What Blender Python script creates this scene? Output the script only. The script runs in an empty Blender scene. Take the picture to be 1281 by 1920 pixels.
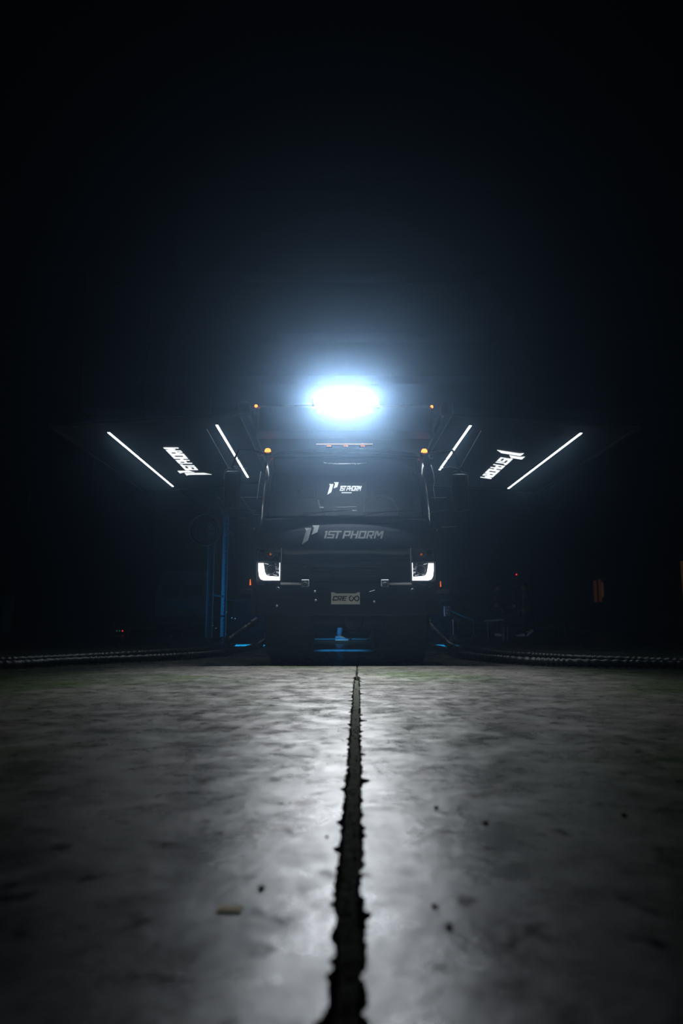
import bpy, bmesh, math, random
from mathutils import Vector, Matrix, noise
random.seed(7)
S = bpy.context.scene
C = S.collection
# ------------------------------------------------------------ camera, light, exposure
CAM_H = .485; FPX = 1280.0; PITCH = math.atan(205/1280)
cam = bpy.data.cameras.new('camera'); cam_o = bpy.data.objects.new('camera', cam); C.objects.link(cam_o)
cam_o.location = (0, 0, CAM_H); cam_o.rotation_euler = (math.pi/2 + PITCH, 0, 0)
cam.sensor_fit = 'VERTICAL'; cam.sensor_height = 36; cam.lens = 36*FPX/1920
cam.clip_start = .02; cam.clip_end = 120
cam.dof.use_dof = True; cam.dof.focus_distance = 7.9; cam.dof.aperture_fstop = 1.8
S.camera = cam_o
S.view_settings.view_transform = 'Standard'; S.view_settings.look = 'None'
S.view_settings.exposure = 0; S.view_settings.gamma = 1; S.view_settings.use_curve_mapping = False
S.cycles.volume_bounces = 0; S.cycles.max_bounces = 6; S.cycles.sample_clamp_indirect = 3
S.cycles.use_denoising = True
W = bpy.data.worlds.new('world'); S.world = W; W.use_nodes = True
W.node_tree.nodes['Background'].inputs[0].default_value = (.3, .6, 1, 1)
W.node_tree.nodes['Background'].inputs[1].default_value = 0.0
YAW = math.atan(14.5/1280); TO = Vector((.052, 7.72, 0))      # truck: origin on the floor under its front face, turned very slightly
def area(name, loc, rot, sx, sy, power, col, spread=180, parent=None):
    l = bpy.data.lights.new(name, 'AREA'); l.shape = 'RECTANGLE'; l.size = sx; l.size_y = sy
    l.energy = power; l.color = col; l.spread = math.radians(spread)
    o = bpy.data.objects.new(name, l); C.objects.link(o); o.location = loc; o.rotation_euler = rot
    if parent: o.parent = parent
    return o
BAR_Z = 3.035
BAR_POWER = 82; BAR_TILT = 0; FLOOD_POWER = 180; FLOOD_TILT = 67
HAZE_DENSITY = .0034; HAZE_G = .85; HAZE2_DENSITY = .014; HAZE2_G = .952
def tw(p):                                                   # truck coordinates to world
    return Matrix.Rotation(YAW, 3, 'Z') @ Vector(p) + TO
area('light_bar_beam', tw((-.016, -.035, BAR_Z)), (-math.radians(90-BAR_TILT), 0, YAW), .70, .055, BAR_POWER, (.82, .9, 1), 180)
area('light_bar_flood', tw((-.016, -.036, BAR_Z-.0)), (-math.radians(90-FLOOD_TILT), 0, YAW), .70, .05, FLOOD_POWER, (.9, .94, 1), 84)
# down-facing lamps placed under, beside and behind the truck for blue floor pools
for p, sx, sy, pw in [((0, 4.0, .62), .75, .7, 14.0), ((0, 11.4, 1.2), 1.3, 1.4, 40.0), ((-1.85, 6.6, .9), .8, .9, 80.0), ((1.85, 6.4, .9), .8, .9, 70.0)]:
    area('under_lamp', tw(p), (0, 0, YAW), sx, sy, pw, (.01, .36, 1), 40)
area('rear_side_fill', tw((-1.2, 7.05, .8)), (math.radians(95), 0, math.radians(32)), .3, .2, 10, (.15, .6, 1), 90)  # added fill aimed left to brighten the blue uprights
area('rear_side_fill', tw((1.2, 7.05, .7)), (math.radians(85), 0, math.radians(-30)), .3, .15, 5, (.45, .7, 1), 60)  # added fill to bring up the bench and people at the right
area('rear_fill', tw((-.05, 7.05, .62)), (math.radians(60), 0, 0), .5, .1, 3, (.2, .6, 1), 100)  # added fill that lifts the shoes and mat behind the truck
# ------------------------------------------------------------ pixel helpers
def ray(x, y):
    u = (x-640.5)/FPX; v = (960-y)/FPX
    return Vector((u, math.cos(PITCH)-v*math.sin(PITCH), math.sin(PITCH)+v*math.cos(PITCH)))
def at(x, y, Y):
    d = ray(x, y); t = Y/d.y; return Vector((d.x*t, Y, CAM_H+d.z*t))
def floor_pt(x, y, z=0):
    d = ray(x, y); t = (z-CAM_H)/d.z; return Vector((d.x*t, d.y*t, z))
def tl(x, y, yl):                                            # truck coordinates of a pixel at local depth yl
    d = ray(x, y); Ri = Matrix.Rotation(-YAW, 3, 'Z'); a = Ri @ d; b = Ri @ (Vector((0, 0, CAM_H))-TO)
    t = (yl-b.y)/a.y; return b + a*t
# ------------------------------------------------------------ materials
def mat(name, col, rough=.5, metal=0., noise_amt=0., scale=20., bump=0., emis=None, estr=0., spec=.5, coat=0., trans=0., alpha=1.):
    m = bpy.data.materials.new(name); m.use_nodes = True; nt = m.node_tree; b = nt.nodes['Principled BSDF']
    b.inputs['Base Color'].default_value = (*col, 1); b.inputs['Roughness'].default_value = rough
    b.inputs['Metallic'].default_value = metal; b.inputs['Specular IOR Level'].default_value = spec
    b.inputs['Coat Weight'].default_value = coat; b.inputs['Coat Roughness'].default_value = .05
    b.inputs['Transmission Weight'].default_value = trans; b.inputs['Alpha'].default_value = alpha
    if emis: b.inputs['Emission Color'].default_value = (*emis, 1); b.inputs['Emission Strength'].default_value = estr
    if noise_amt or bump:
        tc = nt.nodes.new('ShaderNodeTexCoord'); n = nt.nodes.new('ShaderNodeTexNoise'); n.inputs['Scale'].default_value = scale; n.inputs['Detail'].default_value = 6
        nt.links.new(tc.outputs['Object'], n.inputs['Vector'])
        if noise_amt:
            mx = nt.nodes.new('ShaderNodeMix'); mx.data_type = 'RGBA'; nt.links.new(n.outputs['Fac'], mx.inputs['Factor'])
            mx.inputs['A'].default_value = (*[c*(1-noise_amt) for c in col], 1); mx.inputs['B'].default_value = (*[min(1, c*(1+noise_amt)) for c in col], 1)
            nt.links.new(mx.outputs['Result'], b.inputs['Base Color'])
        if bump:
            bp = nt.nodes.new('ShaderNodeBump'); bp.inputs['Strength'].default_value = bump; bp.inputs['Distance'].default_value = .01
            nt.links.new(n.outputs['Fac'], bp.inputs['Height']); nt.links.new(bp.outputs['Normal'], b.inputs['Normal'])
    return m
M = {}
M['paint'] = mat('black_paint', (.010, .012, .016), .2, 0, .15, 4, coat=.4)
M['satin'] = mat('satin_black', (.014, .015, .018), .45, 0, .2, 8)
M['matte'] = mat('matte_black', (.004, .004, .005), 1, 0, .2, 30, spec=0)
M['bumper'] = mat('bumper_plastic', (.008, .009, .010), .7, 0, .3, 30, .1, spec=.15)
M['plastic'] = mat('black_plastic', (.01, .011, .012), .6, 0, .3, 30, .1)
M['box'] = mat('dark_body_panel', (.016, .02, .026), .4, 0, .15, 3)
M['rubber'] = mat('rubber', (.012, .012, .012), .75, 0, .3, 40, .2)
M['hose'] = mat('hose_rubber', (.010, .012, .014), .42, 0, .3, 30, .1)
M['chrome'] = mat('chrome', (.7, .72, .75), .15, 1, .05, 10)
M['steel'] = mat('steel', (.35, .37, .4), .35, 1, .15, 12)
M['dsteel'] = mat('dark_steel', (.06, .065, .075), .45, .8, .2, 12)
M['fabric'] = mat('awning_fabric', (.008, .0095, .012), .8, 0, .2, 60, .1)
M['decal'] = mat('grey_decal', (.05, .066, .075), .55, 0, .08, 20)
M['bracket'] = mat('grey_bracket', (.18, .21, .24), .55, 0, .08, 20)
M['plate'] = mat('plate_grey', (.85, .83, .78), .55, 0, .06, 30, emis=(1, .95, .88), estr=.0)
M['ink'] = mat('plate_ink', (.008, .014, .016), .6, 0, .1, 30)
M['led'] = mat('white_led', (.9, .9, .9), .4, 0, .02, 5, emis=(.93, .97, 1), estr=2.2)
M['strip'] = mat('strip_led', (.9, .9, .9), .4, 0, .02, 5, emis=(.86, .95, 1), estr=7)
M['logo_led'] = mat('logo_led', (.9, .9, .9), .4, 0, .02, 5, emis=(.86, .94, 1), estr=1.25)
M['sign_led'] = mat('sign_led', (.9, .9, .9), .4, 0, .02, 5, emis=(.8, .9, 1), estr=1.7)
M['bar_led'] = mat('bar_led', (.9, .9, .9), .4, 0, .02, 5, emis=(.85, .92, 1), estr=40)
M['amber'] = mat('amber_lamp', (.8, .2, .02), .35, 0, .05, 20, emis=(1, .2, .03), estr=4)
M['amber_dim'] = mat('amber_lens', (.5, .1, .01), .3, 0, .05, 20, emis=(1, .22, .03), estr=.25)
M['amber_side'] = mat('amber_marker', (.8, .2, .02), .35, 0, .05, 20, emis=(1, .16, .03), estr=1.3)
M['pinled'] = mat('warm_pin_led', (.9, .6, .4), .35, 0, .05, 20, emis=(1, .6, .35), estr=2.5)
M['red_led'] = mat('red_led', (.8, .02, .02), .35, 0, .05, 20, emis=(1, .04, .05), estr=1.5)
M['reddark'] = mat('dark_red_lens', (.1, .01, .01), .4, 0, .1, 20)
M['green_led'] = mat('green_led', (.1, .7, .4), .35, 0, .05, 20, emis=(.1, .8, .5), estr=.12)
M['glass'] = mat('dark_glass', (.02, .025, .03), .05, 0, .05, 3, alpha=.35)
M['lensglass'] = mat('lamp_glass', (.1, .11, .12), .05, 0, .05, 3, alpha=.2)
M['seat'] = mat('seat_cloth', (.005, .005, .006), .95, 0, .2, 60, .2, spec=.05)
M['blue'] = mat('blue_steel', (.01, .34, .6), .45, .2, .15, 9)
M['bluedark'] = mat('worn_blue_steel', (.015, .17, .28), .5, .2, .3, 9)
M['van'] = mat('van_paint', (.05, .055, .07), .4, 0, .1, 4)
M['vanpale'] = mat('pale_van_paint', (.12, .13, .16), .45, 0, .1, 4)
M['bin'] = mat('pale_plastic', (.3, .34, .36), .6, 0, .1, 10)
M['warm'] = mat('warm_lit_glass', (.3, .15, .05), .5, 0, .3, 12, emis=(1, .38, .12), estr=.013)
M['warm2'] = mat('warm_lit_edge', (.3, .15, .05), .5, 0, .3, 12, emis=(1, .5, .15), estr=.02)
M['wall'] = mat('wall_panel_steel', (.010, .012, .014), 1, 0, .2, 3, .1, spec=.05)
M['ceil'] = mat('roof_deck', (.004, .004, .005), 1, 0, .2, 3, spec=0)
M['skin'] = mat('skin', (.35, .2, .14), .6, 0, .1, 20)
M['cloth'] = mat('black_cloth', (.01, .01, .012), .9, 0, .2, 80, .2)
M['jeans'] = mat('blue_jeans', (.03, .12, .25), .85, 0, .3, 90, .3)
M['shoe'] = mat('white_shoe', (.6, .64, .7), .6, 0, .1, 40, .1)
M['shoeblue'] = mat('blue_shoe', (.04, .22, .42), .6, 0, .2, 40, .1)
M['hair'] = mat('dark_hair', (.01, .008, .006), .7, 0, .2, 80, .3)
M['wood'] = mat('scrap_wood', (.75, .62, .32), .7, 0, .3, 60, .2)
M['filler'] = mat('joint_filler', (.022, .026, .018), .95, 0, .7, 35, .8, spec=.05)
M['pebble'] = mat('pebble_grey', (.05, .05, .05), .9, 0, .4, 90, .4)

def concrete():
    m = bpy.data.materials.new('polished_concrete'); m.use_nodes = True; nt = m.node_tree; N = nt.nodes; Lk = nt.links; b = N['Principled BSDF']
    tc = N.new('ShaderNodeTexCoord')
    def nz(scale, det=6, rough=.55, st=(1, 1, 1), dist=0.):
        mp = N.new('ShaderNodeMapping'); mp.inputs['Scale'].default_value = st; Lk.new(tc.outputs['Object'], mp.inputs['Vector'])
        n = N.new('ShaderNodeTexNoise'); n.inputs['Scale'].default_value = scale; n.inputs['Detail'].default_value = det
        n.inputs['Roughness'].default_value = rough; n.inputs['Distortion'].default_value = dist; Lk.new(mp.outputs[0], n.inputs['Vector']); return n.outputs['Fac']
    def ramp(f, pts):
        r = N.new('ShaderNodeValToRGB'); Lk.new(f, r.inputs[0]); e = r.color_ramp.elements
        e[0].position, e[0].color = pts[0][0], (*pts[0][1], 1); e[1].position, e[1].color = pts[-1][0], (*pts[-1][1], 1)
        for p, c in pts[1:-1]: x = e.new(p); x.color = (*c, 1)
        return r.outputs[0]
    def mix(t, f, a, bb):
        x = N.new('ShaderNodeMix'); x.data_type = 'RGBA'; x.blend_type = t
        if isinstance(f, float): x.inputs['Factor'].default_value = f
        else: Lk.new(f, x.inputs['Factor'])
        for s, v in (('A', a), ('B', bb)):
            if isinstance(v, tuple): x.inputs[s].default_value = (*v, 1)
            else: Lk.new(v, x.inputs[s])
        return x.outputs['Result']
    base = ramp(nz(1.3, 8, .62, dist=.4), [(.3, (.022, .025, .022)), (.5, (.048, .047, .043)), (.7, (.085, .082, .075))])
    green = ramp(nz(.45, 3), [(.47, (0, 0, 0)), (.60, (1, 1, 1))])
    base = mix('MIX', green, base, (.027, .041, .018))
    fine = ramp(nz(16, 8, .7), [(.3, (.55, .55, .55)), (.65, (1, 1, 1))])
    base = mix('MULTIPLY', .7, base, fine)
    spots = ramp(nz(11, 3, .5), [(.59, (1, 1, 1)), (.69, (.15, .16, .17))])
    base = mix('MULTIPLY', .85, base, spots)
    vor = N.new('ShaderNodeTexVoronoi'); vor.inputs['Scale'].default_value = 5.5; Lk.new(tc.outputs['Object'], vor.inputs['Vector'])
    pits = ramp(vor.outputs['Distance'], [(.05, (.05, .05, .05)), (.12, (1, 1, 1))])
    base = mix('MULTIPLY', .8, base, pits)
    Lk.new(base, b.inputs['Base Color'])
    rg = ramp(nz(4.5, 10, .72, dist=.4), [(.32, (.19, .19, .19)), (.68, (.43, .43, .43))])
    rg2 = mix('ADD', 1.0, rg, mix('MULTIPLY', 1.0, spots, (0., 0., 0.)))
    Lk.new(rg2, b.inputs['Roughness'])
    sp = ramp(nz(6.5, 10, .74, dist=.4), [(.35, (.11, .11, .11)), (.62, (.85, .85, .85))])
    sp = mix('MULTIPLY', 1.0, sp, spots); sp = mix('MULTIPLY', .8, sp, pits)
    Lk.new(sp, b.inputs['Specular IOR Level'])
    bp = N.new('ShaderNodeBump'); bp.inputs['Strength'].default_value = .6; bp.inputs['Distance'].default_value = .004
    h1 = nz(11, 10, .68); Lk.new(h1, bp.inputs['Height'])
    Lk.new(bp.outputs[0], b.inputs['Normal'])
    return m
M['concrete'] = concrete()

# ------------------------------------------------------------ mesh helpers
class MB:
    def __init__(s): s.v = []; s.f = []
    def add(s, vs, fs):
        n = len(s.v); s.v += [tuple(v) for v in vs]; s.f += [tuple(i+n for i in f) for f in fs]; return s
    def box(s, c, d, rot=None, ch=0.):
        hx, hy, hz = d[0]/2, d[1]/2, d[2]/2
        vs = [Vector((x*hx, y*hy, z*hz)) for x in (-1, 1) for y in (-1, 1) for z in (-1, 1)]
        if rot: vs = [rot @ v for v in vs]
        return s.add([v+Vector(c) for v in vs], [(0, 1, 3, 2), (4, 6, 7, 5), (0, 4, 5, 1), (2, 3, 7, 6), (0, 2, 6, 4), (1, 5, 7, 3)])
    def tube(s, path, r, seg=10, cap=True):
        P = [Vector(p) for p in path]; n = len(P); rs = r if isinstance(r, (list, tuple)) else [r]*n
        up = Vector((0, 0, 1)); vs = []; u = None
        for i in range(n):
            t = (P[min(i+1, n-1)]-P[max(i-1, 0)]).normalized()
            if u is None:
                u = t.cross(up if abs(t.z) < .9 else Vector((1, 0, 0))).normalized()
            else: u = (u - t*u.dot(t)).normalized()
            w = t.cross(u)
            vs += [P[i]+(u*math.cos(a)+w*math.sin(a))*rs[i] for a in [2*math.pi*k/seg for k in range(seg)]]
        fs = [(i*seg+k, i*seg+(k+1) % seg, (i+1)*seg+(k+1) % seg, (i+1)*seg+k) for i in range(n-1) for k in range(seg)]
        if cap: fs += [tuple(range(seg))[::-1], tuple((n-1)*seg+k for k in range(seg))]
        return s.add(vs, fs)
    def lathe(s, prof, c, axis='x', seg=32):                 # prof: (axial, radius)
        vs = []; n = len(prof)
        for k in range(seg):
            a = 2*math.pi*k/seg
            for ax, r in prof:
                p = {'x': (ax, r*math.cos(a), r*math.sin(a)), 'y': (r*math.cos(a), ax, r*math.sin(a)), 'z': (r*math.cos(a), r*math.sin(a), ax)}[axis]
                vs.append(Vector(p)+Vector(c))
        fs = [(k*n+i, k*n+i+1, ((k+1) % seg)*n+i+1, ((k+1) % seg)*n+i) for k in range(seg) for i in range(n-1)]
        return s.add(vs, fs)
    def prism(s, poly, o, ux, uy, th):                       # polygon in the plane (ux, uy) at o, given thickness
        o, ux, uy = Vector(o), Vector(ux), Vector(uy); nn = ux.cross(uy).normalized()*th
        a = [o+ux*x+uy*y for x, y in poly]; n = len(a)
        return s.add(a+[p+nn for p in a], [tuple(range(n))[::-1], tuple(range(n, 2*n))]+[(i, (i+1) % n, n+(i+1) % n, n+i) for i in range(n)])
    def torus(s, c, R, r, axis='y', seg=32, rs=8, a0=0., a1=2*math.pi):
        full = abs(a1-a0-2*math.pi) < 1e-6; pts = []
        for k in range(seg + (0 if full else 1)):
            a = a0+(a1-a0)*k/seg
            p = {'x': (0, math.cos(a), math.sin(a)), 'y': (math.cos(a), 0, math.sin(a)), 'z': (math.cos(a), math.sin(a), 0)}[axis]
            pts.append((Vector(c)+Vector(p)*R, Vector(p)))
        ax = {'x': Vector((1, 0, 0)), 'y': Vector((0, 1, 0)), 'z': Vector((0, 0, 1))}[axis]; vs = []
        for p, rad in pts: vs += [p+(rad*math.cos(b)+ax*math.sin(b))*r for b in [2*math.pi*j/rs for j in range(rs)]]
        n = len(pts); m = n if full else n-1
        return s.add(vs, [(i*rs+j, i*rs+(j+1) % rs, ((i+1) % n)*rs+(j+1) % rs, ((i+1) % n)*rs+j) for i in range(m) for j in range(rs)])
    def loft(s, rings, cap=True, skip=None):
        n = len(rings[0]); vs = [v for r in rings for v in r]; fs = []
        for i in range(len(rings)-1):
            for k in range(n):
                if skip and skip(i, k): continue
                fs.append((i*n+k, i*n+(k+1) % n, (i+1)*n+(k+1) % n, (i+1)*n+k))
        if cap: fs += [tuple(range(n))[::-1], tuple((len(rings)-1)*n+k for k in range(n))]
        return s.add(vs, fs)
    def build(s, name, m, parent=None, smooth=False, bevel=0., loc=None):
        me = bpy.data.meshes.new(name); me.from_pydata(s.v, [], s.f); me.update()
        bm = bmesh.new(); bm.from_mesh(me); bmesh.ops.recalc_face_normals(bm, faces=bm.faces); bm.to_mesh(me); bm.free()
        me.materials.append(M[m] if isinstance(m, str) else m)
        o = bpy.data.objects.new(name, me); C.objects.link(o)
        if parent: o.parent = parent
        if loc: o.location = loc
        if smooth:
            for p in me.polygons: p.use_smooth = True
            try: me.set_sharp_from_angle(angle=math.radians(38))
            except Exception: pass
        if bevel:
            b = o.modifiers.new('bevel', 'BEVEL'); b.width = bevel; b.segments = 2; b.limit_method = 'ANGLE'; b.angle_limit = math.radians(40)
        return o
def box(c, d, rot=None): return MB().box(c, d, rot)
def empty(name, loc=(0, 0, 0), rz=0.):
    o = bpy.data.objects.new(name, None); C.objects.link(o); o.location = loc; o.rotation_euler = (0, 0, rz); return o
def tag(o, label=None, cat=None, group=None, kind=None):
    if label: o['label'] = label
    if cat: o['category'] = cat
    if group: o['group'] = group
    if kind: o['kind'] = kind
    return o
def plab(o, l): o['label'] = l; return o

# ------------------------------------------------------------ lettering (cap height 1, slanted techno capitals)
def R_(x0, y0, x1, y1): return [(x0, y0), (x1, y0), (x1, y1), (x0, y1)]
T_ = .22
GL = {
 '1': ([R_(.16, 0, .40, 1), [(0, .78), (.16, .78), (.16, 1), (.12, 1)]], .50),
 'S': ([R_(0, .8, .85, 1), R_(0, .40, .22, .8), R_(.22, .40, .85, .60), R_(.63, .2, .85, .40), R_(0, 0, .85, .2)], .80),
 'T': ([R_(0, .8, .80, 1), R_(.26, 0, .5, .8)], .98),
 'P': ([R_(0, 0, .23, 1), R_(.23, .8, .85, 1), R_(.63, .5, .85, .8), R_(.23, .32, .85, .5)], .95),
 'H': ([R_(0, 0, .23, 1), R_(.62, 0, .85, 1), R_(.23, .4, .62, .6)], .95),
 'O': ([R_(0, 0, .22, 1), R_(.66, 0, .88, 1), R_(.22, 0, .66, .2), R_(.22, .8, .66, 1)], .98),
 'R': ([R_(0, 0, .23, 1), R_(.23, .8, .85, 1), R_(.63, .5, .85, .8), R_(.23, .34, .85, .5), [(.36, .34), (.56, 0), (.84, 0), (.64, .34)]], .95),
 'M': ([R_(0, 0, .21, 1), R_(.82, 0, 1.03, 1), [(.21, 1), (.21, .66), (.44, .3), (.52, .3), (.52, .62), (.34, 1)], [(.52, .62), (.52, .3), (.60, .3), (.82, .66), (.82, 1), (.70, 1)]], 1.1),
 'C': ([R_(0, 0, .25, 1), R_(.25, 0, .88, .24), R_(.25, .76, .88, 1), R_(.66, .62, .88, .76), R_(.66, .24, .88, .36)], .98),
 'E': ([R_(0, 0, .25, 1), R_(.25, 0, .85, .2), R_(.25, .4, .75, .6), R_(.25, .8, .85, 1)], .9),
 ' ': ([], .12)}
MARK = [[(-2.31, 1.39), (-2.14, 1.07), (-2.66, -.8), (-1.875, -.25), (-1.44, 1.36)],
        [(-1.35, 1.75), (-1.12, 1.43), (-1.41, .48), (-.68, .81), (-.42, 1.75)]]
def lettering(text, o, ux, uy, th, shear=.28, sx=1., warp=None):
    m = MB(); x = 0.
    for ch in text:
        polys, adv = GL[ch]
        for p in polys: m.prism([((x+px)*sx+shear*py, py) for px, py in p], o, ux, uy, th)
        x += adv
    return m
def mark(o, ux, uy, th):
    m = MB()
    for p in MARK: m.prism(p, o, ux, uy, th)
    return m
PH = '1ST PHORM'
PHW = sum(GL[c][1] for c in PH)

# ------------------------------------------------------------ the hall
# floor: two slabs with a spalled joint between them
def joint_x(Y):                                              # centre of the joint at depth Y
    a = floor_pt(648, 1920); b = floor_pt(669.5, 1262)
    return a.x+(b.x-a.x)*(Y-a.y)/(b.y-a.y)
ys = []; y = .3
while y < 9.5: ys.append(y); y += .008+.004*y*.6
edgeL = []; edgeR = []
for Y in ys:
    def jag(s):
        v = noise.noise(Vector((Y*16, s, 0)))*.008+noise.noise(Vector((Y*45, s+9, 0)))*.009+noise.noise(Vector((Y*4, s+3, 0)))*.008
        c = noise.noise(Vector((Y*9.3, s+20, 0)))
        return v+max(0, c-.22)*.075
    w = .0265 if Y < 6.2 else .010
    edgeL.append(joint_x(Y)-w-jag(1.)); edgeR.append(joint_x(Y)+w+jag(60.))
fl = MB(); HX, Y0, Y1 = 15.0, -12.0, 30.0
for side, ed in ((-1, edgeL), (1, edgeR)):
    vs = []; fs = []; n = len(ys)
    for Y, x in zip(ys, ed): vs += [(x-side*0, Y, 0), (side*HX, Y, 0), (x-side*.004, Y, -.018), (x-side*.008, Y, -.06)]
    for i in range(n-1):
        a, b = i*4, (i+1)*4
        fs += [(a, a+1, b+1, b), (a, b, b+2, a+2), (a+2, b+2, b+3, a+3)]
    fl.add(vs, fs)
fl.add([(-HX, Y0, 0), (HX, Y0, 0), (HX, ys[0], 0), (-HX, ys[0], 0)], [(0, 1, 2, 3)])
fl.add([(-HX, ys[-1], 0), (HX, ys[-1], 0), (HX, Y1, 0), (-HX, Y1, 0)], [(0, 1, 2, 3)])
floor_o = fl.build('floor', 'concrete'); tag(floor_o, kind='structure')
f = MB(); rows = []
for Y in ys:
    rows.append([Vector((joint_x(Y)+dx, Y, -.034+.012*noise.noise(Vector((Y*14, dx*90, 0)))+.006*noise.noise(Vector((Y*60, dx*200, 5))))) for dx in [-.07+.14*k/10 for k in range(11)]])
vs = [v for r in rows for v in r]
f.add(vs, [(i*11+k, i*11+k+1, (i+1)*11+k+1, (i+1)*11+k) for i in range(len(rows)-1) for k in range(10)])
f.build('joint_filler', 'filler', floor_o, True)
# crumbs of broken concrete in and by the joint
cr = MB()
for k in range(260):
    Y = .9+random.random()**1.5*6.5; x = joint_x(Y)+random.uniform(-.034, .034); r = random.uniform(.0015, .0045)
    z = -.026
    cr.add([(x+r*a*random.uniform(.7, 1.2), Y+r*b*random.uniform(.7, 1.2), z+r*c) for a, b, c in ((1, 0, 0), (-1, 0, 0), (0, 1, 0), (0, -1, 0), (0, 0, 1), (0, 0, -1))],
           [(0, 2, 4), (2, 1, 4), (1, 3, 4), (3, 0, 4), (2, 0, 5), (1, 2, 5), (3, 1, 5), (0, 3, 5)])
o = cr.build('joint_crumbs', 'pebble', floor_o); o['kind'] = 'stuff'
CH = 8.5
def wall(name, c, d, ribs_axis, count):
    o = box(c, d).build(name, 'wall'); tag(o, kind='structure'); return o
wall('wall_back', (0, 30.1, CH/2), (30.4, .2, CH), 'x', 0)
wall('wall_left', (-15.1, 9, CH/2), (.2, 42, CH), 'y', 0)
wall('wall_right', (15.1, 9, CH/2), (.2, 42, CH), 'y', 0)
wall('wall_front', (0, -12.1, CH/2), (30.4, .2, CH), 'x', 0)
o = box((0, 9, CH+.1), (30.4, 42.4, .2)).build('ceiling', 'ceil'); tag(o, kind='structure')
for k in range(11):                                          # purlins across the roof
    box((0, -9+k*3.4, CH-.14), (30, .08, .28)).build('roof_beam', 'ceil', o)
# steel ribs on the back wall: one part per pilaster
wb = bpy.data.objects['wall_back']
for k in range(11): box((-14+2.8*k, 29.93, CH/2), (.18, .14, CH-.3)).build('steel_column', 'wall', wb)
# baseboard catching light on the right
bb = box((0, 29.95, .06), (29.9, .1, .12)).build('baseboard_back', 'wall'); tag(bb, kind='structure')

# warm-lit narrow window in the back wall and the lit door edge at the right
def warm_window(name, px0, px1, py0, py1, Y, strips):
    a = at(px0, py1, Y); b = at(px1, py0, Y)
    r = empty(name, (0, 0, 0)); tag(r, kind='structure')
    w = b.x-a.x; h = b.z-a.z; cx = (a.x+b.x)/2; cz = (a.z+b.z)/2
    for sx in (-1, 1): box((cx+sx*(w/2+.03), Y, cz), (.06, .10, h+.12)).build('window_frame', 'satin', r)
    for sz in (-1, 1): box((cx, Y, cz+sz*(h/2+.03)), (w, .10, .06)).build('window_frame', 'satin', r)
    box((cx, Y+.04, cz), (w, .02, h)).build('backing', 'satin', r)
    for u0, u1, v0, v1, mm in strips:
        box((a.x+w*(u0+u1)/2, Y+.01, a.z+h*(v0+v1)/2), (w*(u1-u0), .02, h*(v1-v0))).build('pane', mm, r)
    return r
warm_window('window_1', 1114, 1131, 1086, 1129, 29.7, [(.05, .36, .0, .93, 'warm'), (.52, .78, .0, 1., 'warm'), (.80, .98, .22, .86, 'warm2')])
warm_window('door_1', 1285, 1298, 1052, 1186, 29.7, [(.0, .3, .0, 1., 'warm2'), (.36, .9, .0, 1., 'warm2')])

# thin conduit under the roof at upper left
p0, p1 = at(-6, 645, 9.0), at(48, 690, 9.9)
d = Vector((p0.x, 0, p0.z))
cd = MB().tube([(p0.x, 3.0, p0.z), (p0.x, 9.0, p0.z), (p0.x, 29.9, p0.z)], .02, 8).build('conduit', 'dsteel')
tag(cd, 'thin steel conduit running back under the roof at the upper left', 'pipe')
for yy in range(4, 26, 4): box((p0.x, yy, (p0.z+CH)/2), (.015, .015, CH-p0.z-.02)).build('hanger', 'dsteel', cd)

# ------------------------------------------------------------ the truck
truck = empty('camper_truck', TO, YAW)
tag(truck, 'large black cab-over camper truck facing the camera with a blazing roof light bar', 'truck')
# cab shell -------------------------------------------------
prof = [(.93, 1.0, .05), (1.20, 1.0, .05), (1.225, 1.005, .03), (1.25, 1.01, .0), (1.29, 1.01, -.014), (1.36, 1.01, -.018), (1.5, 1.008, -.004), (1.62, 1.0, .02), (1.68, .995, .06),
        (1.95, .985, .16), (2.2, .972, .26), (2.45, .958, .37), (2.53, .95, .42), (2.59, .90, .50), (2.625, .80, .60), (2.64, .60, .80)]
NF = 20
def cab_ring(z, hw, yf, yb=1.72, r=.10):
    arch = .045*(1 if z > 2.5 else 0)
    pts = []
    for i in range(NF+1):
        x = -(hw-r)+2*(hw-r)*i/NF; pts.append((x, yf+.05*(abs(x)/1.0)**2.4))
    e = pts[-1][1]
    cr_ = [(hw-r+r*math.sin(a), e+r-r*math.cos(a)) for a in [math.pi/2*k/5 for k in range(1, 6)]]
    pts = [(-x, y) for x, y in reversed(cr_)]+pts+cr_
    pts += [(hw, yb), (-hw, yb)]
    return [Vector((x, y, z-arch*(abs(x)/.95)**2*(1 if z > 2.5 else 0))) for x, y in pts]
rings = [cab_ring(z, hw, yf) for z, hw, yf in prof]
# front indices: corner 0..4, front 5..25, corner 26..30, back 31,32
def is_ws(i, k): return 8 <= i <= 10 and 5 <= k <= 24
def is_side(i, k): return 8 <= i <= 9 and k in (30, 32)
cab = MB().loft(rings, True, lambda i, k: is_ws(i, k) or is_side(i, k)).build('cab', 'paint', truck, True)
g = MB()
gv = [rings[i][k]+Vector((0, .012, 0)) for i in range(8, 12) for k in range(5, 26)]
g.add(gv, [(a*21+k, a*21+k+1, (a+1)*21+k+1, (a+1)*21+k) for a in range(3) for k in range(20)])
ws = g.build('windshield', 'glass', truck, True)
for s_, k in ((1, 30), (-1, 32)):
    q = [rings[i][kk]-Vector((s_*.01, 0, 0)) for i in (8, 10) for kk in ((30, 31) if s_ > 0 else (32, 0))]
    MB().add([q[0], q[1], q[3], q[2]], [(0, 1, 2, 3)]).build('side_window', 'glass', truck)
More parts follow.
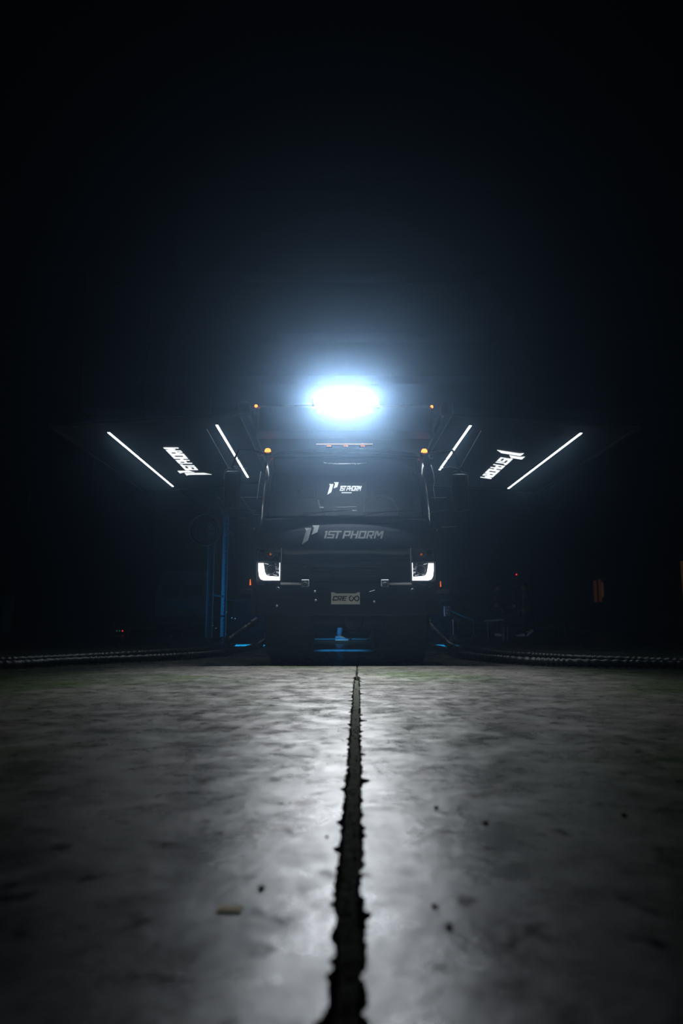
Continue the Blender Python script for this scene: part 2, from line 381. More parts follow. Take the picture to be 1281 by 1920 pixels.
# rubber windshield surround
per = [rings[8][k] for k in range(5, 26)]+[rings[i][25] for i in (9, 10)]+[rings[11][k] for k in range(25, 4, -1)]+[rings[i][5] for i in (10, 9)]
MB().tube([p+Vector((0, -.002, 0)) for p in per]+[per[0]], .009, 6).build('window_seal', 'matte', truck, True)
# thin steel tubes added to stand in for glints along the cab edges
for s_ in (-1, 1):
    px = [(489.5, 884), (486, 905), (483.5, 925), (482, 936)] if s_ < 0 else [(808, 872), (813, 888), (815, 903), (813, 915), (816, 936)]
    pts = [tl(x, y, .42+(y-880)*-.0025) for x, y in px]
    MB().tube(pts, .004, 6).build('edge_glint', 'steel', truck, True)
# seam where the roof meets the windshield
pts = [rings[12][k]+Vector((0, -.004, .0)) for k in range(3, 28)]
MB().tube(pts, .004, 6).build('roof_seam', 'dsteel', truck, True)
# wipers, cowl
MB().box((0, .035, 1.665), (1.85, .05, .02)).build('cowl', 'matte', truck)
for x0 in (-.55, .15):
    w_ = MB().tube([(x0, .02, 1.68), (x0+.3, .055, 1.735), (x0+.52, .07, 1.75)], .008, 6).build('wiper', 'matte', truck, True)
    MB().tube([(x0+.05, .06, 1.72), (x0+.62, .07, 1.755)], .006, 6).build('blade', 'matte', w_)
# interior
MB().box((0, .55, 1.55), (1.85, .55, .28)).build('dashboard', 'seat', truck, bevel=.04)
MB().box((0, 1.65, 1.8), (1.85, .05, 1.4)).build('cab_liner', 'seat', truck)
for x in (-.5, .5):
    st = MB().box((x, 1.1, 1.45), (.5, .5, .2)).build('seat', 'seat', truck, bevel=.05)
    MB().box((x, 1.38, 1.8), (.48, .14, .65)).build('backrest', 'seat', st, bevel=.05)
    MB().box((x, 1.38, 2.2), (.26, .1, .16)).build('headrest', 'seat', st, bevel=.04)
sw = MB().torus((.45, .75, 1.85), .2, .015, 'y', 32, 8).build('steering_wheel', 'plastic', truck, True)
MB().tube([(.45, .72, 1.70), (.45, .76, 1.85), (.27, .75, 1.86), (.63, .75, 1.86)], .012, 6).build('spoke', 'plastic', sw)
# tubes added in the shape of glints by the dash: an L and slim bars
a = tl(599, 952, .25); b = tl(607, 952, .25); c_ = tl(596, 937, .25)
MB().tube([c_, tl(599, 947, .25), a, b], .010, 6).build('glint_bracket', 'decal', truck)
MB().tube([tl(625, 957.5, .28), tl(669, 957.5, .28)], .006, 6).build('dash_strip', 'satin', truck)
MB().tube([tl(632, 951, .30), tl(668, 950, .30)], .004, 6).build('dash_strip', 'satin', truck)
# lit sign inside the windshield
q0 = tl(636, 919.5, .34); q1 = tl(677, 919.5, .34)
cs = .062; sxx = (q1-q0).x/((PHW+.1)*cs)
sg = MB().box((q0.x+.11, .385, q0.z+.02), (.44, .015, .17)).build('lit_sign', 'plastic', truck)
plab(sg, 'glowing white sign inside the windshield')
lettering(PH, (q0.x, .37, q0.z), (cs, 0, 0), (0, 0, cs), .004, .28, sxx).build('lettering', 'sign_led', sg)
mark((q0.x+.02, .37, q0.z), (cs*.98, 0, 0), (0, 0, cs*.98), .004).build('emblem', 'sign_led', sg)
t0 = tl(640.5, 923.8, .37); t1 = tl(659.5, 923.8, .37); tg = MB()
for k in range(10): tg.box((t0.x+(t1.x-t0.x)*(k+.5)/10, .37, t0.z), ((t1.x-t0.x)/10*.8, .004, .011))
tg.build('tagline', 'sign_led', sg)
# front face: grey lettering on the panel
def decal_warp(o):                                           # press flat decals onto the curved panel
    for v in o.data.vertices:
        x, z = v.co.x, v.co.z
        yf = None
        for (z0, h0, y0), (z1, h1, y1) in zip(prof, prof[1:]):
            if z0 <= z <= z1: yf = y0+(y1-y0)*(z-z0)/(z1-z0)
        v.co.y += (yf or 0)+.05*abs(x)**2.4
q0 = tl(605, 1010, 0); q1 = tl(718, 1010, 0); ch_ = .088
de = lettering(PH, (q0.x, -.012, q0.z), (ch_, 0, 0), (0, 0, ch_), .003, .28, (q1-q0).x/((PHW+.05)*ch_)).build('front_lettering', 'decal', truck); decal_warp(de)
de = mark((q0.x, -.012, q0.z), (ch_, 0, 0), (0, 0, ch_), .003).build('front_emblem', 'decal', truck); decal_warp(de)
# lower front: grille recess
MB().box((0, .075, 1.08), (1.5, .05, .30)).build('grille_backing', 'plastic', truck)
def bar3(pts, h, d): 
    m = MB(); P = [Vector(p) for p in pts]
    rs = [[p+Vector((0, -d/2, -h/2)), p+Vector((0, d/2, -h/2)), p+Vector((0, d/2, h/2)), p+Vector((0, -d/2, h/2))] for p in P]
    return m.loft(rs)
gr = bar3([(-.74, .06, 1.155), (-.5, .04, 1.15), (-.4, .022, 1.135), (.4, .022, 1.135), (.5, .04, 1.15), (.74, .06, 1.155)], .055, .07).build('grille', 'bumper', truck, bevel=.012)
bar3([(-.44, .01, 1.185), (-.36, -.01, 1.175), (.36, -.01, 1.175), (.44, .01, 1.185)], .010, .05).build('grille_trim', 'bumper', gr)
bar3([(-.46, -.005, 1.105), (-.40, -.02, 1.095), (.40, -.02, 1.095), (.46, -.005, 1.105)], .008, .05).build('grille_trim', 'steel', gr)
bar3([(-.43, -.005, 1.08), (-.37, -.02, 1.0), (-.34, -.02, .99), (.34, -.02, .99), (.37, -.02, 1.0), (.43, -.005, 1.08)], .012, .05).build('grille_trim', 'dsteel', gr)
for k in range(3): bar3([(-.36+.01*k, .02, 1.068-.022*k), (.36-.01*k, .02, 1.068-.022*k)], .007, .04).build('slat', 'satin', gr)
# headlights -------------------------------------------------
def headlight(s):                                            # s -1 at the left of the picture
    X = lambda u: s*(1.004-u*.262)                           # u = 0 outer edge, 1 inner
    Z0, Z1, Z2 = .937, 1.148, 1.30
    yb = lambda u: .085-.09*u**.5 if u < 1 else -.005
    hl = MB()
    hl.box((X(.5), .11, (Z0+Z2)/2), (.262, .10, Z2-Z0)); h = hl.build('headlight', 'plastic', truck)
    fr = MB()
    for z in (Z0-.008, Z1+.004, Z2): fr.box((X(.5), .02, z), (.28, .12, .014))
    for u in (-.02, 1.02): fr.box((X(u), .02, (Z0+Z2)/2), (.012, .12, Z2-Z0+.01))
    fr.build('housing_frame', 'plastic', h, bevel=.003)
    zz = lambda v: Z0+(Z1-Z0)*v
    L_ = [(.05, .97), (.055, .55), (.09, .22), (.16, .06), (.28, .0), (1.0, .0), (1.0, .20), (.52, .235), (.40, .30), (.335, .47), (.30, .72), (.27, .97)]
    ux = (-s*.262, 0, 0); uz = (0, 0, Z1-Z0-.012)
    m = MB(); m.prism(L_, (s*1.004, -.012, Z0+.004), ux, uz, .02 if s > 0 else -.02)
    m.box((X(.975), -.005, zz(.5)), (.010, .02, .19)); m.build('led_bracket', 'led', h)
    # projector lens with bright ring
    c = (X(.60), .01, zz(.60))
    MB().torus(c, .048, .0045, 'y', 28, 8).build('projector_ring', 'chrome', h, True)
    MB().lathe([(.045, .045), (.02, .044), (-.002, .03), (-.01, .0)], c, 'y', 24).build('projector_lens', 'glass', h, True)
    d_ = MB()
    for u, v, w, hh in ((.40, .93, .05, .012), (.85, .9, .05, .02), (.82, .72, .03, .05), (.9, .45, .04, .03), (.78, .33, .05, .012), (.5, .34, .03, .015), (.92, .66, .02, .03)):
        MB().box((X(u), .03, zz(v)), (w, .02, hh), Matrix.Rotation(.6, 3, 'X') @ Matrix.Rotation(s*.4, 3, 'Z')).build('reflector_facet', 'steel', h)
    # upper lamp: bowl, small bulb, edges
    c2 = (X(.55), .02, (Z1+Z2)/2+.015)
    MB().lathe([(.04, .0), (.035, .03), (.0, .052)], c2, 'y', 24).build('reflector_bowl', 'dsteel', h, True)
    MB().lathe([(.03, .012), (-.0, .012), (-.01, .0)], c2, 'y', 12).build('turn_bulb', 'amber_dim', h, True)
    box((X(.035), -.012, (Z1+Z2)/2-.005), (.006, .012, .12)).build('lamp_edge', 'steel', h); box((X(.965), -.012, (Z1+Z2)/2-.015), (.008, .012, .09)).build('lamp_edge', 'steel', h)
    # slanted panel above
    MB().prism([(0, 0), (.262, 0), (.262, -.01), (.15, .16), (.0, .21)], (s*1.004, -.0, Z2+.008), (-s, 0, 0), (0, 0, 1), .05*(-1 if s > 0 else 1)).build('corner_panel', 'paint', truck)
for s in (-1, 1): headlight(s)
# bumper -----------------------------------------------------
bp = MB().loft([[Vector((x, y+dy, z+dz)) for dy, dz in ((-.0, -.17), (.0, .15), (.03, .18), (.16, .18), (.16, -.18), (.03, -.19))] for x, y, z in
     [(-1.03, .12, .755), (-1.01, .03, .75), (-.9, -.015, .745), (-.5, -.022, .745), (.5, -.022, .745), (.9, -.015, .745), (1.01, .03, .75), (1.03, .12, .755)]]).build('bumper', 'bumper', truck, bevel=.01)
for px in (572.5, 722):
    q = tl(px, 1093.5, -.05); hk = MB().box((q.x, -.05, q.z), (.085, .03, .08)).build('tow_bracket', 'bracket', bp, bevel=.006)
    MB().torus((q.x, -.068, q.z-.012), .018, .006, 'y', 16, 6).build('tow_eye', 'plastic', hk)
for px, py in ((521, 1104), (774, 1107)):
    q = tl(px, py, -.04); MB().torus((q.x, -.045, q.z), .016, .005, 'y', 16, 6).build('parking_sensor', 'steel', bp, True)
for px, py in ((590.5, 1109), (592, 1125.5), (702, 1128.5), (519, 1136)):
    q = tl(px, py, -.05); MB().lathe([(.01, .014), (-.004, .013), (-.01, .0)], (q.x, -.05, q.z), 'y', 10).build('bolt', 'steel', bp, True)
q = tl(699, 1108, -.05); MB().tube([tl(693, 1109.5, -.06), tl(703, 1106.5, -.06)], .004, 6).build('trim_clip', 'dsteel', bp)
for px, py in ((484, 1095.5), (812, 1097)):
    q = tl(px, py, .05); MB().box((q.x, .05, q.z), (.032, .02, .035)).build('corner_reflector', 'bracket', bp)
for x0, x1, yy in ((493, 499, 1096.7), (793, 806, 1100.5)):
    MB().tube([tl(x0, yy, 0), tl(x1, yy, 0)], .004, 6).build('bumper_edge_trim', 'steel', bp)
MB().box((0, .12, .60), (1.3, .12, .10)).build('lower_valance', 'plastic', bp, bevel=.01)
for px in (563, 757):                                        # round openings low on the valance
    q = tl(px, 1179, .12); MB().torus((q.x, .12, q.z), .055, .004, 'y', 28, 6).build('axle_cap', 'dsteel', truck, True)
# licence plate: grey plate in a frame with raised ears
q0 = tl(621, 1133, -.07); q1 = tl(675, 1110.5, -.07); pw, ph = q1.x-q0.x, q1.z-q0.z
pl = MB().prism([(0, 0), (1, 0), (1, 1), (.92, 1), (.85, .91), (.17, .91), (.10, 1), (0, 1)], (q0.x, -.062, q0.z), (pw, 0, 0), (0, 0, ph), .006).build('number_plate', 'plate', truck)
plab(pl, 'pale grey front plate with dark lettering')
chh = ph*.40; cx0 = q0.x+pw*.04
lettering('CRE', (cx0, -.0685, q0.z+ph*.29), (chh, 0, 0), (0, 0, chh), .002, .28, pw*.48/(2.83*chh)).build('plate_lettering', 'ink', pl)
inf = []
for k in range(41):
    t = 2*math.pi*k/40+math.pi*.5; dd = 1+math.sin(t)**2
    inf.append((math.cos(t)/dd, math.sin(t)*math.cos(t)/dd))
m = MB(); cxx, czz, sc_, sz_ = q0.x+pw*.795, q0.z+ph*.485, pw*.165, ph*.55
for (x0, z0), (x1, z1) in zip(inf, inf[1:]):
    if -.52 < x0 < -.28 and z0 > 0: continue        # the open break in the left loop
    a = Vector((cxx+x0*sc_, -.0697, czz+z0*sz_)); b = Vector((cxx+x1*sc_, -.0697, czz+z1*sz_)); dd = (b-a); 
    if dd.length < 1e-5: continue
    dn = dd.normalized(); nn = Vector((-dn.z, 0, dn.x))*.0060; a -= dn*.002; b += dn*.002
    m.add([a-nn, b-nn, b+nn, a+nn, a-nn+Vector((0, .002, 0)), b-nn+Vector((0, .002, 0)), b+nn+Vector((0, .002, 0)), a+nn+Vector((0, .002, 0))], [(0, 1, 2, 3), (7, 6, 5, 4), (0, 4, 5, 1), (2, 6, 7, 3)])
m.build('infinity_emblem', 'ink', pl)
# amber side markers, steps
for s, px0, py0, px1, py1 in ((-1, 471, 1086, 471, 1097), (1, 824.5, 1090, 825, 1100)):
    a, b = tl(px0, py0, .25), tl(px1, py1, .25)
    mk = MB().tube([a+Vector((s*.01, 0, 0)), b+Vector((s*.01, 0, 0))], [.003, .009 if s < 0 else .006], 8).build('side_marker', 'amber_side', truck)
    plab(mk, 'amber side marker lamp')
    MB().box((s*1.05, .33, (a.z+b.z)/2), (.10, .12, .14)).build('marker_bracket', 'plastic', truck)
    sp = MB().box((s*1.12, .75, .845), (.24, .6, .03)).build('cab_step', 'dsteel', truck, bevel=.005)
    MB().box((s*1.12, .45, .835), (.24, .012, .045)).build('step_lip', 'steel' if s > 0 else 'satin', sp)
    MB().box((s*1.07, .75, .70), (.12, .55, .26)).build('step_bracket', 'plastic', sp)
    q = tl(477, 1106, .3) if s < 0 else tl(818, 995, .3)
    MB().lathe([(0, .010), (-.008, .0)], tuple(q), 'y', 10).build('bolt', 'steel', truck)
for px, py in ((476.5, 991.5), (819.5, 993.5)):
    q = tl(px, py, .2); MB().lathe([(.02, .012), (-.0, .012), (-.01, .0)], tuple(q), 'y', 10).build('mirror_knob', 'steel', truck, True)
    MB().tube([q+Vector((0, .02, 0)), Vector((math.copysign(.99, q.x), .22, q.z))], .008, 6).build('knob_stem', 'plastic', truck)
# mirrors ----------------------------------------------------
for s in (-1, 1):
    P = (lambda x, y, d: tl(x, y, d)) if s > 0 else (lambda x, y, d: (lambda v: Vector((-v.x+.01, v.y, v.z+.03)))(tl(x, y, d)))
    head = empty('mirror', (0, 0, 0)); head.parent = truck
    c = P(864, 922, .12); MB().box((c.x, .17, c.z), (.19, .10, .44)).build('mirror_shell', 'satin', head, bevel=.035)
    MB().box((c.x, .223, c.z), (.16, .006, .40)).build('mirror_glass', 'chrome', head)
    MB().tube([P(848.5, 885.5, .1), P(853, 883.5, .1), P(858, 883, .1)], .005, 6).build('arm_joint', 'steel', head, True)
    MB().tube([P(863, 884, .1), P(868, 884, .1), P(873, 885.5, .1), P(877, 888, .1), P(878, 896, .1), P(879, 905, .1)], .004, 6).build('mirror_edge', 'steel', head, True)
    MB().tube([P(864, 884, .12), Vector((s*1.28, .2, 2.5)), Vector((s*1.12, .3, 2.51)), Vector((s*.96, .42, 2.50))], .014, 8).build('mirror_arm', 'plastic', head, True)
    MB().tube([P(864, 955, .12), Vector((s*1.2, .3, 1.78)), Vector((s*.985, .4, 1.78))], .014, 8).build('mirror_arm', 'plastic', head, True)
    MB().tube([P(803, 852, .45), P(806, 859, .45), P(809, 860, .45), P(813, 857, .45)], .006, 6).build('roof_bracket', 'steel', truck, True)
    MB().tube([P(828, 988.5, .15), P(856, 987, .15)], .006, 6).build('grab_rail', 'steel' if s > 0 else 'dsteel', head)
    MB().tube([P(828, 988.5, .15), Vector((s*.99, .3, P(828, 988.5, .15).z))], .008, 6).build('rail_stem', 'plastic', head)
# clearance lamps -------------------------------------------
for px, py in ((502, 842.5), (796, 843.5)):
    q = tl(px, py, .44); lm = MB().lathe([(-.038, .03), (-.03, .04), (.0, .036), (.016, .022), (.022, 0)], (q.x, .46, q.z-.002), 'z', 18).build('clearance_lamp', 'amber', truck, True)
    plab(lm, 'orange clearance lamp'); MB().box((q.x, .47, q.z-.048), (.09, .07, .03)).build('lamp_base', 'plastic', lm)
for px in (617, 648.5, 680):
    q = tl(px, 832.5, .45); lm = MB().lathe([(-.03, .03), (-.012, .033), (.006, .022), (.012, 0)], (q.x, .47, q.z-.0), 'z', 18).build('clearance_lamp', 'amber_side', truck, True)
    plab(lm, 'small orange clearance lamp')
    MB().box((q.x, .49, q.z-.035), (.08, .07, .025)).build('lamp_base', 'plastic', lm)
ms = MB()
for k in range(38):
    q = tl(594+104*k/37, 832.6, .43); ms.box((q.x, .43, q.z), (.008, .006, .006))
st_ = ms.build('marker_strip', 'pinled', truck)
MB().box((-.0, .45, 2.632), (.66, .03, .02)).build('strip_base', 'plastic', st_)
# camper body -------------------------------------------------
bd = MB()
def rr(x0, x1, z0, z1, r, y):
    pts = []
    for cx, cz, a0 in ((x1-r, z1-r, 0), (x0+r, z1-r, 90), (x0+r, z0+r, 180), (x1-r, z0+r, 270)):
        for k in range(5): a = math.radians(a0+90*k/4); pts.append(Vector((cx+r*math.cos(a), y, cz+r*math.sin(a))))
    return pts
bd.loft([rr(-1.06, 1.06, 2.80, 3.10, .04, .42), rr(-1.11, 1.11, 2.72, 3.16, .06, .50), rr(-1.12, 1.12, 2.68, 3.17, .06, 1.78)])
bd.loft([rr(-1.12, 1.12, 1.02, 3.17, .05, 1.78), rr(-1.12, 1.12, 1.02, 3.17, .05, 6.9)])
body = bd.build('camper_body', 'box', truck)
for s in (-1, 1):
    MB().box((s*1.125, 4.3, 2.0), (.012, 5.0, .03)).build('side_moulding', 'satin', body)
    MB().box((s*1.125, 4.3, 1.25), (.012, 5.0, .03)).build('side_moulding', 'satin', body)
    for yy in (2.6, 4.4):
        wn = MB().box((s*1.127, yy, 2.2), (.02, .9, .5)).build('side_window', 'glass', body, bevel=.01)
        MB().box((s*1.125, yy, 2.2), (.02, .98, .58)).build('window_frame', 'plastic', wn, bevel=.01)
    # slim rails at the side of the body
    z_ = 2.26 if s < 0 else 2.14
    MB().tube([(s*1.47, 1.9, 2.24), (s*1.47, 3.6, 2.24)], .005, 6).build('side_rail', 'steel', body)
    for yy in (1.95, 3.55): MB().tube([(s*1.47, yy, 2.24), (s*1.12, yy, 2.24)], .01, 6).build('rail_bracket', 'plastic', body)
for px, py in ((480.5, 759.5), (809.5, 761)):
    q = tl(px, py, .49); lm = MB().lathe([(.01, .022), (-.008, .018), (-.014, 0)], (q.x, .48, q.z-.015), 'y', 14).build('corner_marker', 'amber', truck, True)
    plab(lm, 'tiny amber marker at the upper body corner')
    MB().box((q.x, .49, q.z-.015), (.06, .02, .05)).build('lamp_base', 'plastic', lm)
MB().box((0, 6.92, 2.1), (.8, .03, 1.7)).build('rear_door', 'box', body, bevel=.01)
for s in (-1, 1):
    MB().box((s*.9, 6.93, 1.2), (.16, .03, .1)).build('tail_lamp', 'amber_dim', body)
MB().box((0, 4.2, 3.2), (1.2, 1.6, .06)).build('solar_panel', 'glass', body)
for x in (-.35, .35): MB().box((x, 2.6, 3.24), (.45, .45, .14)).build('roof_vent', 'satin', body, bevel=.02)
# light bar ---------------------------------------------------
lb = MB(); 
lb.loft([[Vector((x, y+dy, BAR_Z+dz)) for dy, dz in ((0, -.052), (0, .052), (.06, .055), (.10, .03), (.10, -.03), (.06, -.055))] for x, y in ((-.40, .045), (-.38, .02), (-.2, -.0), (.2, -.0), (.38, .02), (.40, .045))])
lbo = lb.build('light_bar', 'satin', truck); plab(lbo, 'blazing white LED light bar')
le = MB(); le.loft([[Vector((x, y+dy, BAR_Z+dz*k)) for dy, dz in ((0, -.036), (0, .036), (.01, .036), (.01, -.036))] for x, y, k in ((-.375, .012, .45), (-.33, .004, .9), (-.2, -.012, 1.25), (0, -.016, 1.4), (.2, -.012, 1.25), (.33, .004, .9), (.375, .012, .45))])
le.build('lens', 'bar_led', lbo)
for s in (-1, 1):
    MB().tube([(s*.33, .08, BAR_Z-.0), (s*.33, .2, BAR_Z-.0), (s*.33, .45, BAR_Z-.01)], .014, 8).build('bracket', 'satin', lbo, True)
# awnings -----------------------------------------------------
def awz(x): return 2.89-(abs(x)-1.125)*.075
def plane_pt(x, y, drop=.03):
    lo, hi = -2., 9.
    for _ in range(50):
        m_ = (lo+hi)/2; q = tl(x, y, m_)
        if q.z < awz(q.x)-drop: lo = m_
        else: hi = m_
    return tl(x, y, (lo+hi)/2)
def awning(s):
    aw = empty('awning', (0, 0, 0)); aw.parent = truck; plab(aw, 'black side awning with white light strips and a glowing logo underneath')
    m = MB(); m.loft([[Vector((s*x, y, awz(x)+dz)) for x, dz in ((1.12, .0), (3.38, .0), (3.38, .012), (1.12, .012))] for y in (-.0, 1.3, 2.6, 3.98)])
    m.build('canopy', 'fabric', aw)
    fr = MB().tube([(s*1.12, -.01, 2.885), (s*3.42, -.01, awz(3.42)-.0)], .024, 8).build('front_rafter', 'dsteel', aw)
    MB().tube([(s*1.12, 4.0, 2.885), (s*3.42, 4.0, awz(3.42))], .022, 8).build('rear_rafter', 'satin', aw)
    MB().box((s*3.42, 2.0, awz(3.42)+.0), (.05, 4.1, .05)).build('lead_rail', 'fabric', aw, bevel=.01)
    MB().box((s*1.19, 2.0, 2.94), (.14, 4.1, .16)).build('case', 'satin', aw, bevel=.03)
    ps = [((405, 797), (431.5, 861)), ((434.5, 866), (465, 895)), ((201, 811), (326, 912))] if s < 0 else [((881, 798), (841, 861)), ((838, 866), (825, 881)), ((1088, 812), (955, 916))]
    for i, (p, q) in enumerate(ps):
        a, b = plane_pt(*p), plane_pt(*q); x = -1.557 if s < 0 else 1.517
        if i == 2: x = -2.855 if s < 0 else 2.848
        w = .026 if i < 2 else .026
        a.x = b.x = x; z = awz(x)-.03
        y0, y1 = a.y, b.y
        if i == 0: G = b.y
        if i == 1: y0 = G+.07
        bx = MB().box((x, (y0+y1)/2, z+.012), (w+.016, y1-y0+.02, .02)).build('light_strip', 'satin', aw)
        MB().box((x, (y0+y1)/2, z), (w, y1-y0, .008)).build('diffuser', 'strip', bx)
        area('strip_lamp', tw((x, (y0+y1)/2, z-.006)), (0, 0, YAW), w, y1-y0, 2.2*(y1-y0), (.75, .9, 1), 150)
    a = MB().tube([plane_pt(388, 805) if s < 0 else plane_pt(902, 808), Vector((-1.75, 2.5, 2.80)) if s < 0 else Vector((1.79, 2.5, 2.80))], .006, 6).build('awning_arm', 'steel', aw)
    e = Vector((s*1.77, 2.5, 2.80)); MB().tube([e, e+Vector((-s*.12, 0, .03)), e+Vector((-s*.3, .02, .0))], .006, 6).build('arm_joint', 'steel', aw)
    # glowing logo
    base = 2.24; cap = .186; 
    if s < 0: o_, ux, up = Vector((-base, 2.66, awz(base)-.012)), Vector((0, -1, 0)), Vector((-1, 0, -.075))
    else: o_, ux, up = Vector((base, 1.72, awz(base)-.012)), Vector((0, 1, 0)), Vector((1, 0, -.075))
    length = 1.42
    lettering(PH, o_, ux*cap, up*cap, -.004, .30, length/((PHW)*cap)).build('logo_lettering', 'logo_led', aw)
    mk = mark(o_+ux*.14, ux*cap*(.98 if s < 0 else .98), up*cap*.95, -.004).build('logo_emblem', 'logo_led', aw)
for s in (-1, 1): awning(s)
# chassis -----------------------------------------------------
for s in (-1, 1): MB().box((s*.4, 3.6, .80), (.08, 6.6, .22)).build('frame_rail', 'dsteel', truck)
MB().box((0, 1.0, .80), (1.3, 1.2, .30)).build('engine_sump', 'plastic', truck, bevel=.04)
def wheel(x, y, s, R=.475, wd=.60):
    w = empty('wheel', (x, y, R)); w.parent = truck; h = wd/2
    MB().lathe([(-h*.62, .26), (-h*.86, .30), (-h*.98, .36), (-h*.93, R-.075), (-h*.78, R-.028), (-h*.5, R-.006), (0, R), (h*.5, R-.006), (h*.78, R-.028), (h*.93, R-.075), (h*.98, .36), (h*.86, .30), (h*.62, .26)], (0, 0, 0), 'x', 44).build('tyre', 'rubber', w, True)
    tr = MB()
    for k in range(26):
        a = 2*math.pi*k/26
        for j, xx in enumerate((-h*.62, -h*.2, h*.22, h*.64)):
            aa = a+(j % 2)*math.pi/26; rr_ = R-.004-(.012 if abs(xx) > h*.5 else 0)
            tr.box((xx, math.cos(aa)*rr_, math.sin(aa)*rr_), (h*.36, .07, .016), Matrix.Rotation(aa-math.pi/2, 3, 'X'))
    tr.build('tread', 'rubber', w)
    MB().lathe([(s*h*.62, .262), (s*h*.7, .25), (s*h*.4, .22), (s*h*.35, .10), (s*h*.7, .09), (s*h*.75, .0)], (0, 0, 0), 'x', 28).build('rim', 'dsteel', w, True)
for s in (-1, 1):
    wheel(s*.70+.02, .95, s); wheel(s*.76, 4.75, s, .475, .44)
for yy in (.95, 4.75):
    MB().tube([(-.55, yy, .475), (.55, yy, .475)], .07, 12).build('axle', 'dsteel', truck, True)
    MB().lathe([(-.17, .0), (-.12, .11), (0, .15), (.12, .11), (.17, 0)], (.1, yy, .49), 'y', 20).build('differential', 'dsteel', truck, True)
for s in (-1, 1):
    MB().box((s*.86, 2.7, .76), (.42, 1.3, .42)).build('tank', 'satin', truck, bevel=.04)
    MB().box((s*.8, 5.4, .55), (.5, .02, .5)).build('mud_flap', 'rubber', truck)
    MB().box((s*.86, 6.1, .82), (.42, 1.0, .38)).build('storage_box', 'satin', truck, bevel=.03)
    MB().loft([[Vector((s*x, yy, z)) for x, z in ((.42, zz_), (1.04, zz_), (1.04, zz_+.03), (.42, zz_+.03))] for yy, zz_ in ((.32, .72), (.5, .93), (.95, 1.02), (1.4, .93), (1.6, .72))]).build('wheel_arch', 'plastic', truck)
MB().box((0, 6.95, .72), (2.1, .1, .16)).build('rear_bumper', 'dsteel', truck, bevel=.01)
for c_, d_ in (((0, 4.0, .65), (.8, .75, .04)), ((-1.2, 7.0, .82), (.34, .07, .24)), ((1.2, 7.0, .70), (.34, .07, .2)), ((-.05, 7.0, .62), (.54, .07, .13)),
               ((-1.85, 6.6, .925), (.84, .94, .04)), ((1.85, 6.4, .925), (.84, .94, .04))):
    lh = MB().box(c_, d_).build('added_housing', 'satin', truck, bevel=.006)  # boxes and arms invented as fixtures for the bare lights
    if abs(c_[0]) > 1.5: MB().box((math.copysign(1.27, c_[0]), c_[1], .96), (.4, .06, .04)).build('added_arm', 'satin', lh)

# ------------------------------------------------------------ hoses on the floor
def hose(pts, label, r=.045, rib=.055):
    # smooth the control points, then sweep a ribbed tube along them
    P = [Vector(p) for p in pts]; out = []
    for i in range(len(P)-1):
        p0 = P[max(i-1, 0)]; p1 = P[i]; p2 = P[i+1]; p3 = P[min(i+2, len(P)-1)]
        n = max(2, int((p2-p1).length/(rib/4)))
        for k in range(n):
            t = k/n; out.append(.5*((2*p1)+(p2-p0)*t+(2*p0-5*p1+4*p2-p3)*t*t+(3*p1-p0-3*p2+p3)*t**3))
    # even steps
    ev = [out[0]]; 
    for q in out:
        if (q-ev[-1]).length >= rib/4: ev.append(q)
    rs = [r*(1.0 if k % 4 in (0, 1) else .84) for k in range(len(ev))]
    for q in ev: q.z = max(q.z, r+.002)
    h = MB().tube(ev, rs, 12).build('ribbed_hose', 'hose', None, True); tag(h, label, 'hose'); 
    # a plain steel coupling where the hose leaves the truck
    MB().tube([ev[0], ev[min(6, len(ev)-1)]], r*1.18, 14).build('coupling', 'dsteel', h, True)
    return h
F = lambda x, y: floor_pt(x, y, .047)
hose([Vector((1.22, 9.9, .50)), Vector((1.30, 9.6, .34)), Vector((1.50, 9.2, .13)), F(872, 1213), F(925, 1224), F(1000, 1230), F(1100, 1235), F(1200, 1238), F(1330, 1242), F(1900, 1254)], 'ribbed black hose curving from the right of the truck, farther one of that side')
hose([Vector((1.10, 10.2, .30)), Vector((1.18, 9.6, .16)), F(835, 1218), F(862, 1227), F(920, 1234), F(1000, 1239.5), F(1100, 1243), F(1200, 1245), F(1340, 1248), F(1900, 1262)], 'ribbed black hose at the right nearer the camera with light catching its ribs')
hose([Vector((-1.25, 10.2, .50)), Vector((-1.42, 10.0, .36)), Vector((-1.62, 9.8, .18)), F(438, 1207), F(400, 1215), F(300, 1223), F(200, 1229), F(100, 1234), F(-60, 1240), F(-700, 1252)], 'ribbed black hose curving from the left of the truck, farther one of that side')
hose([Vector((-1.05, 10.2, .30)), Vector((-1.15, 9.7, .16)), F(450, 1219), F(420, 1224), F(330, 1231), F(220, 1236), F(120, 1240), F(50, 1244), F(-60, 1248), F(-700, 1262)], 'ribbed black hose lying at the left, nearer the camera')

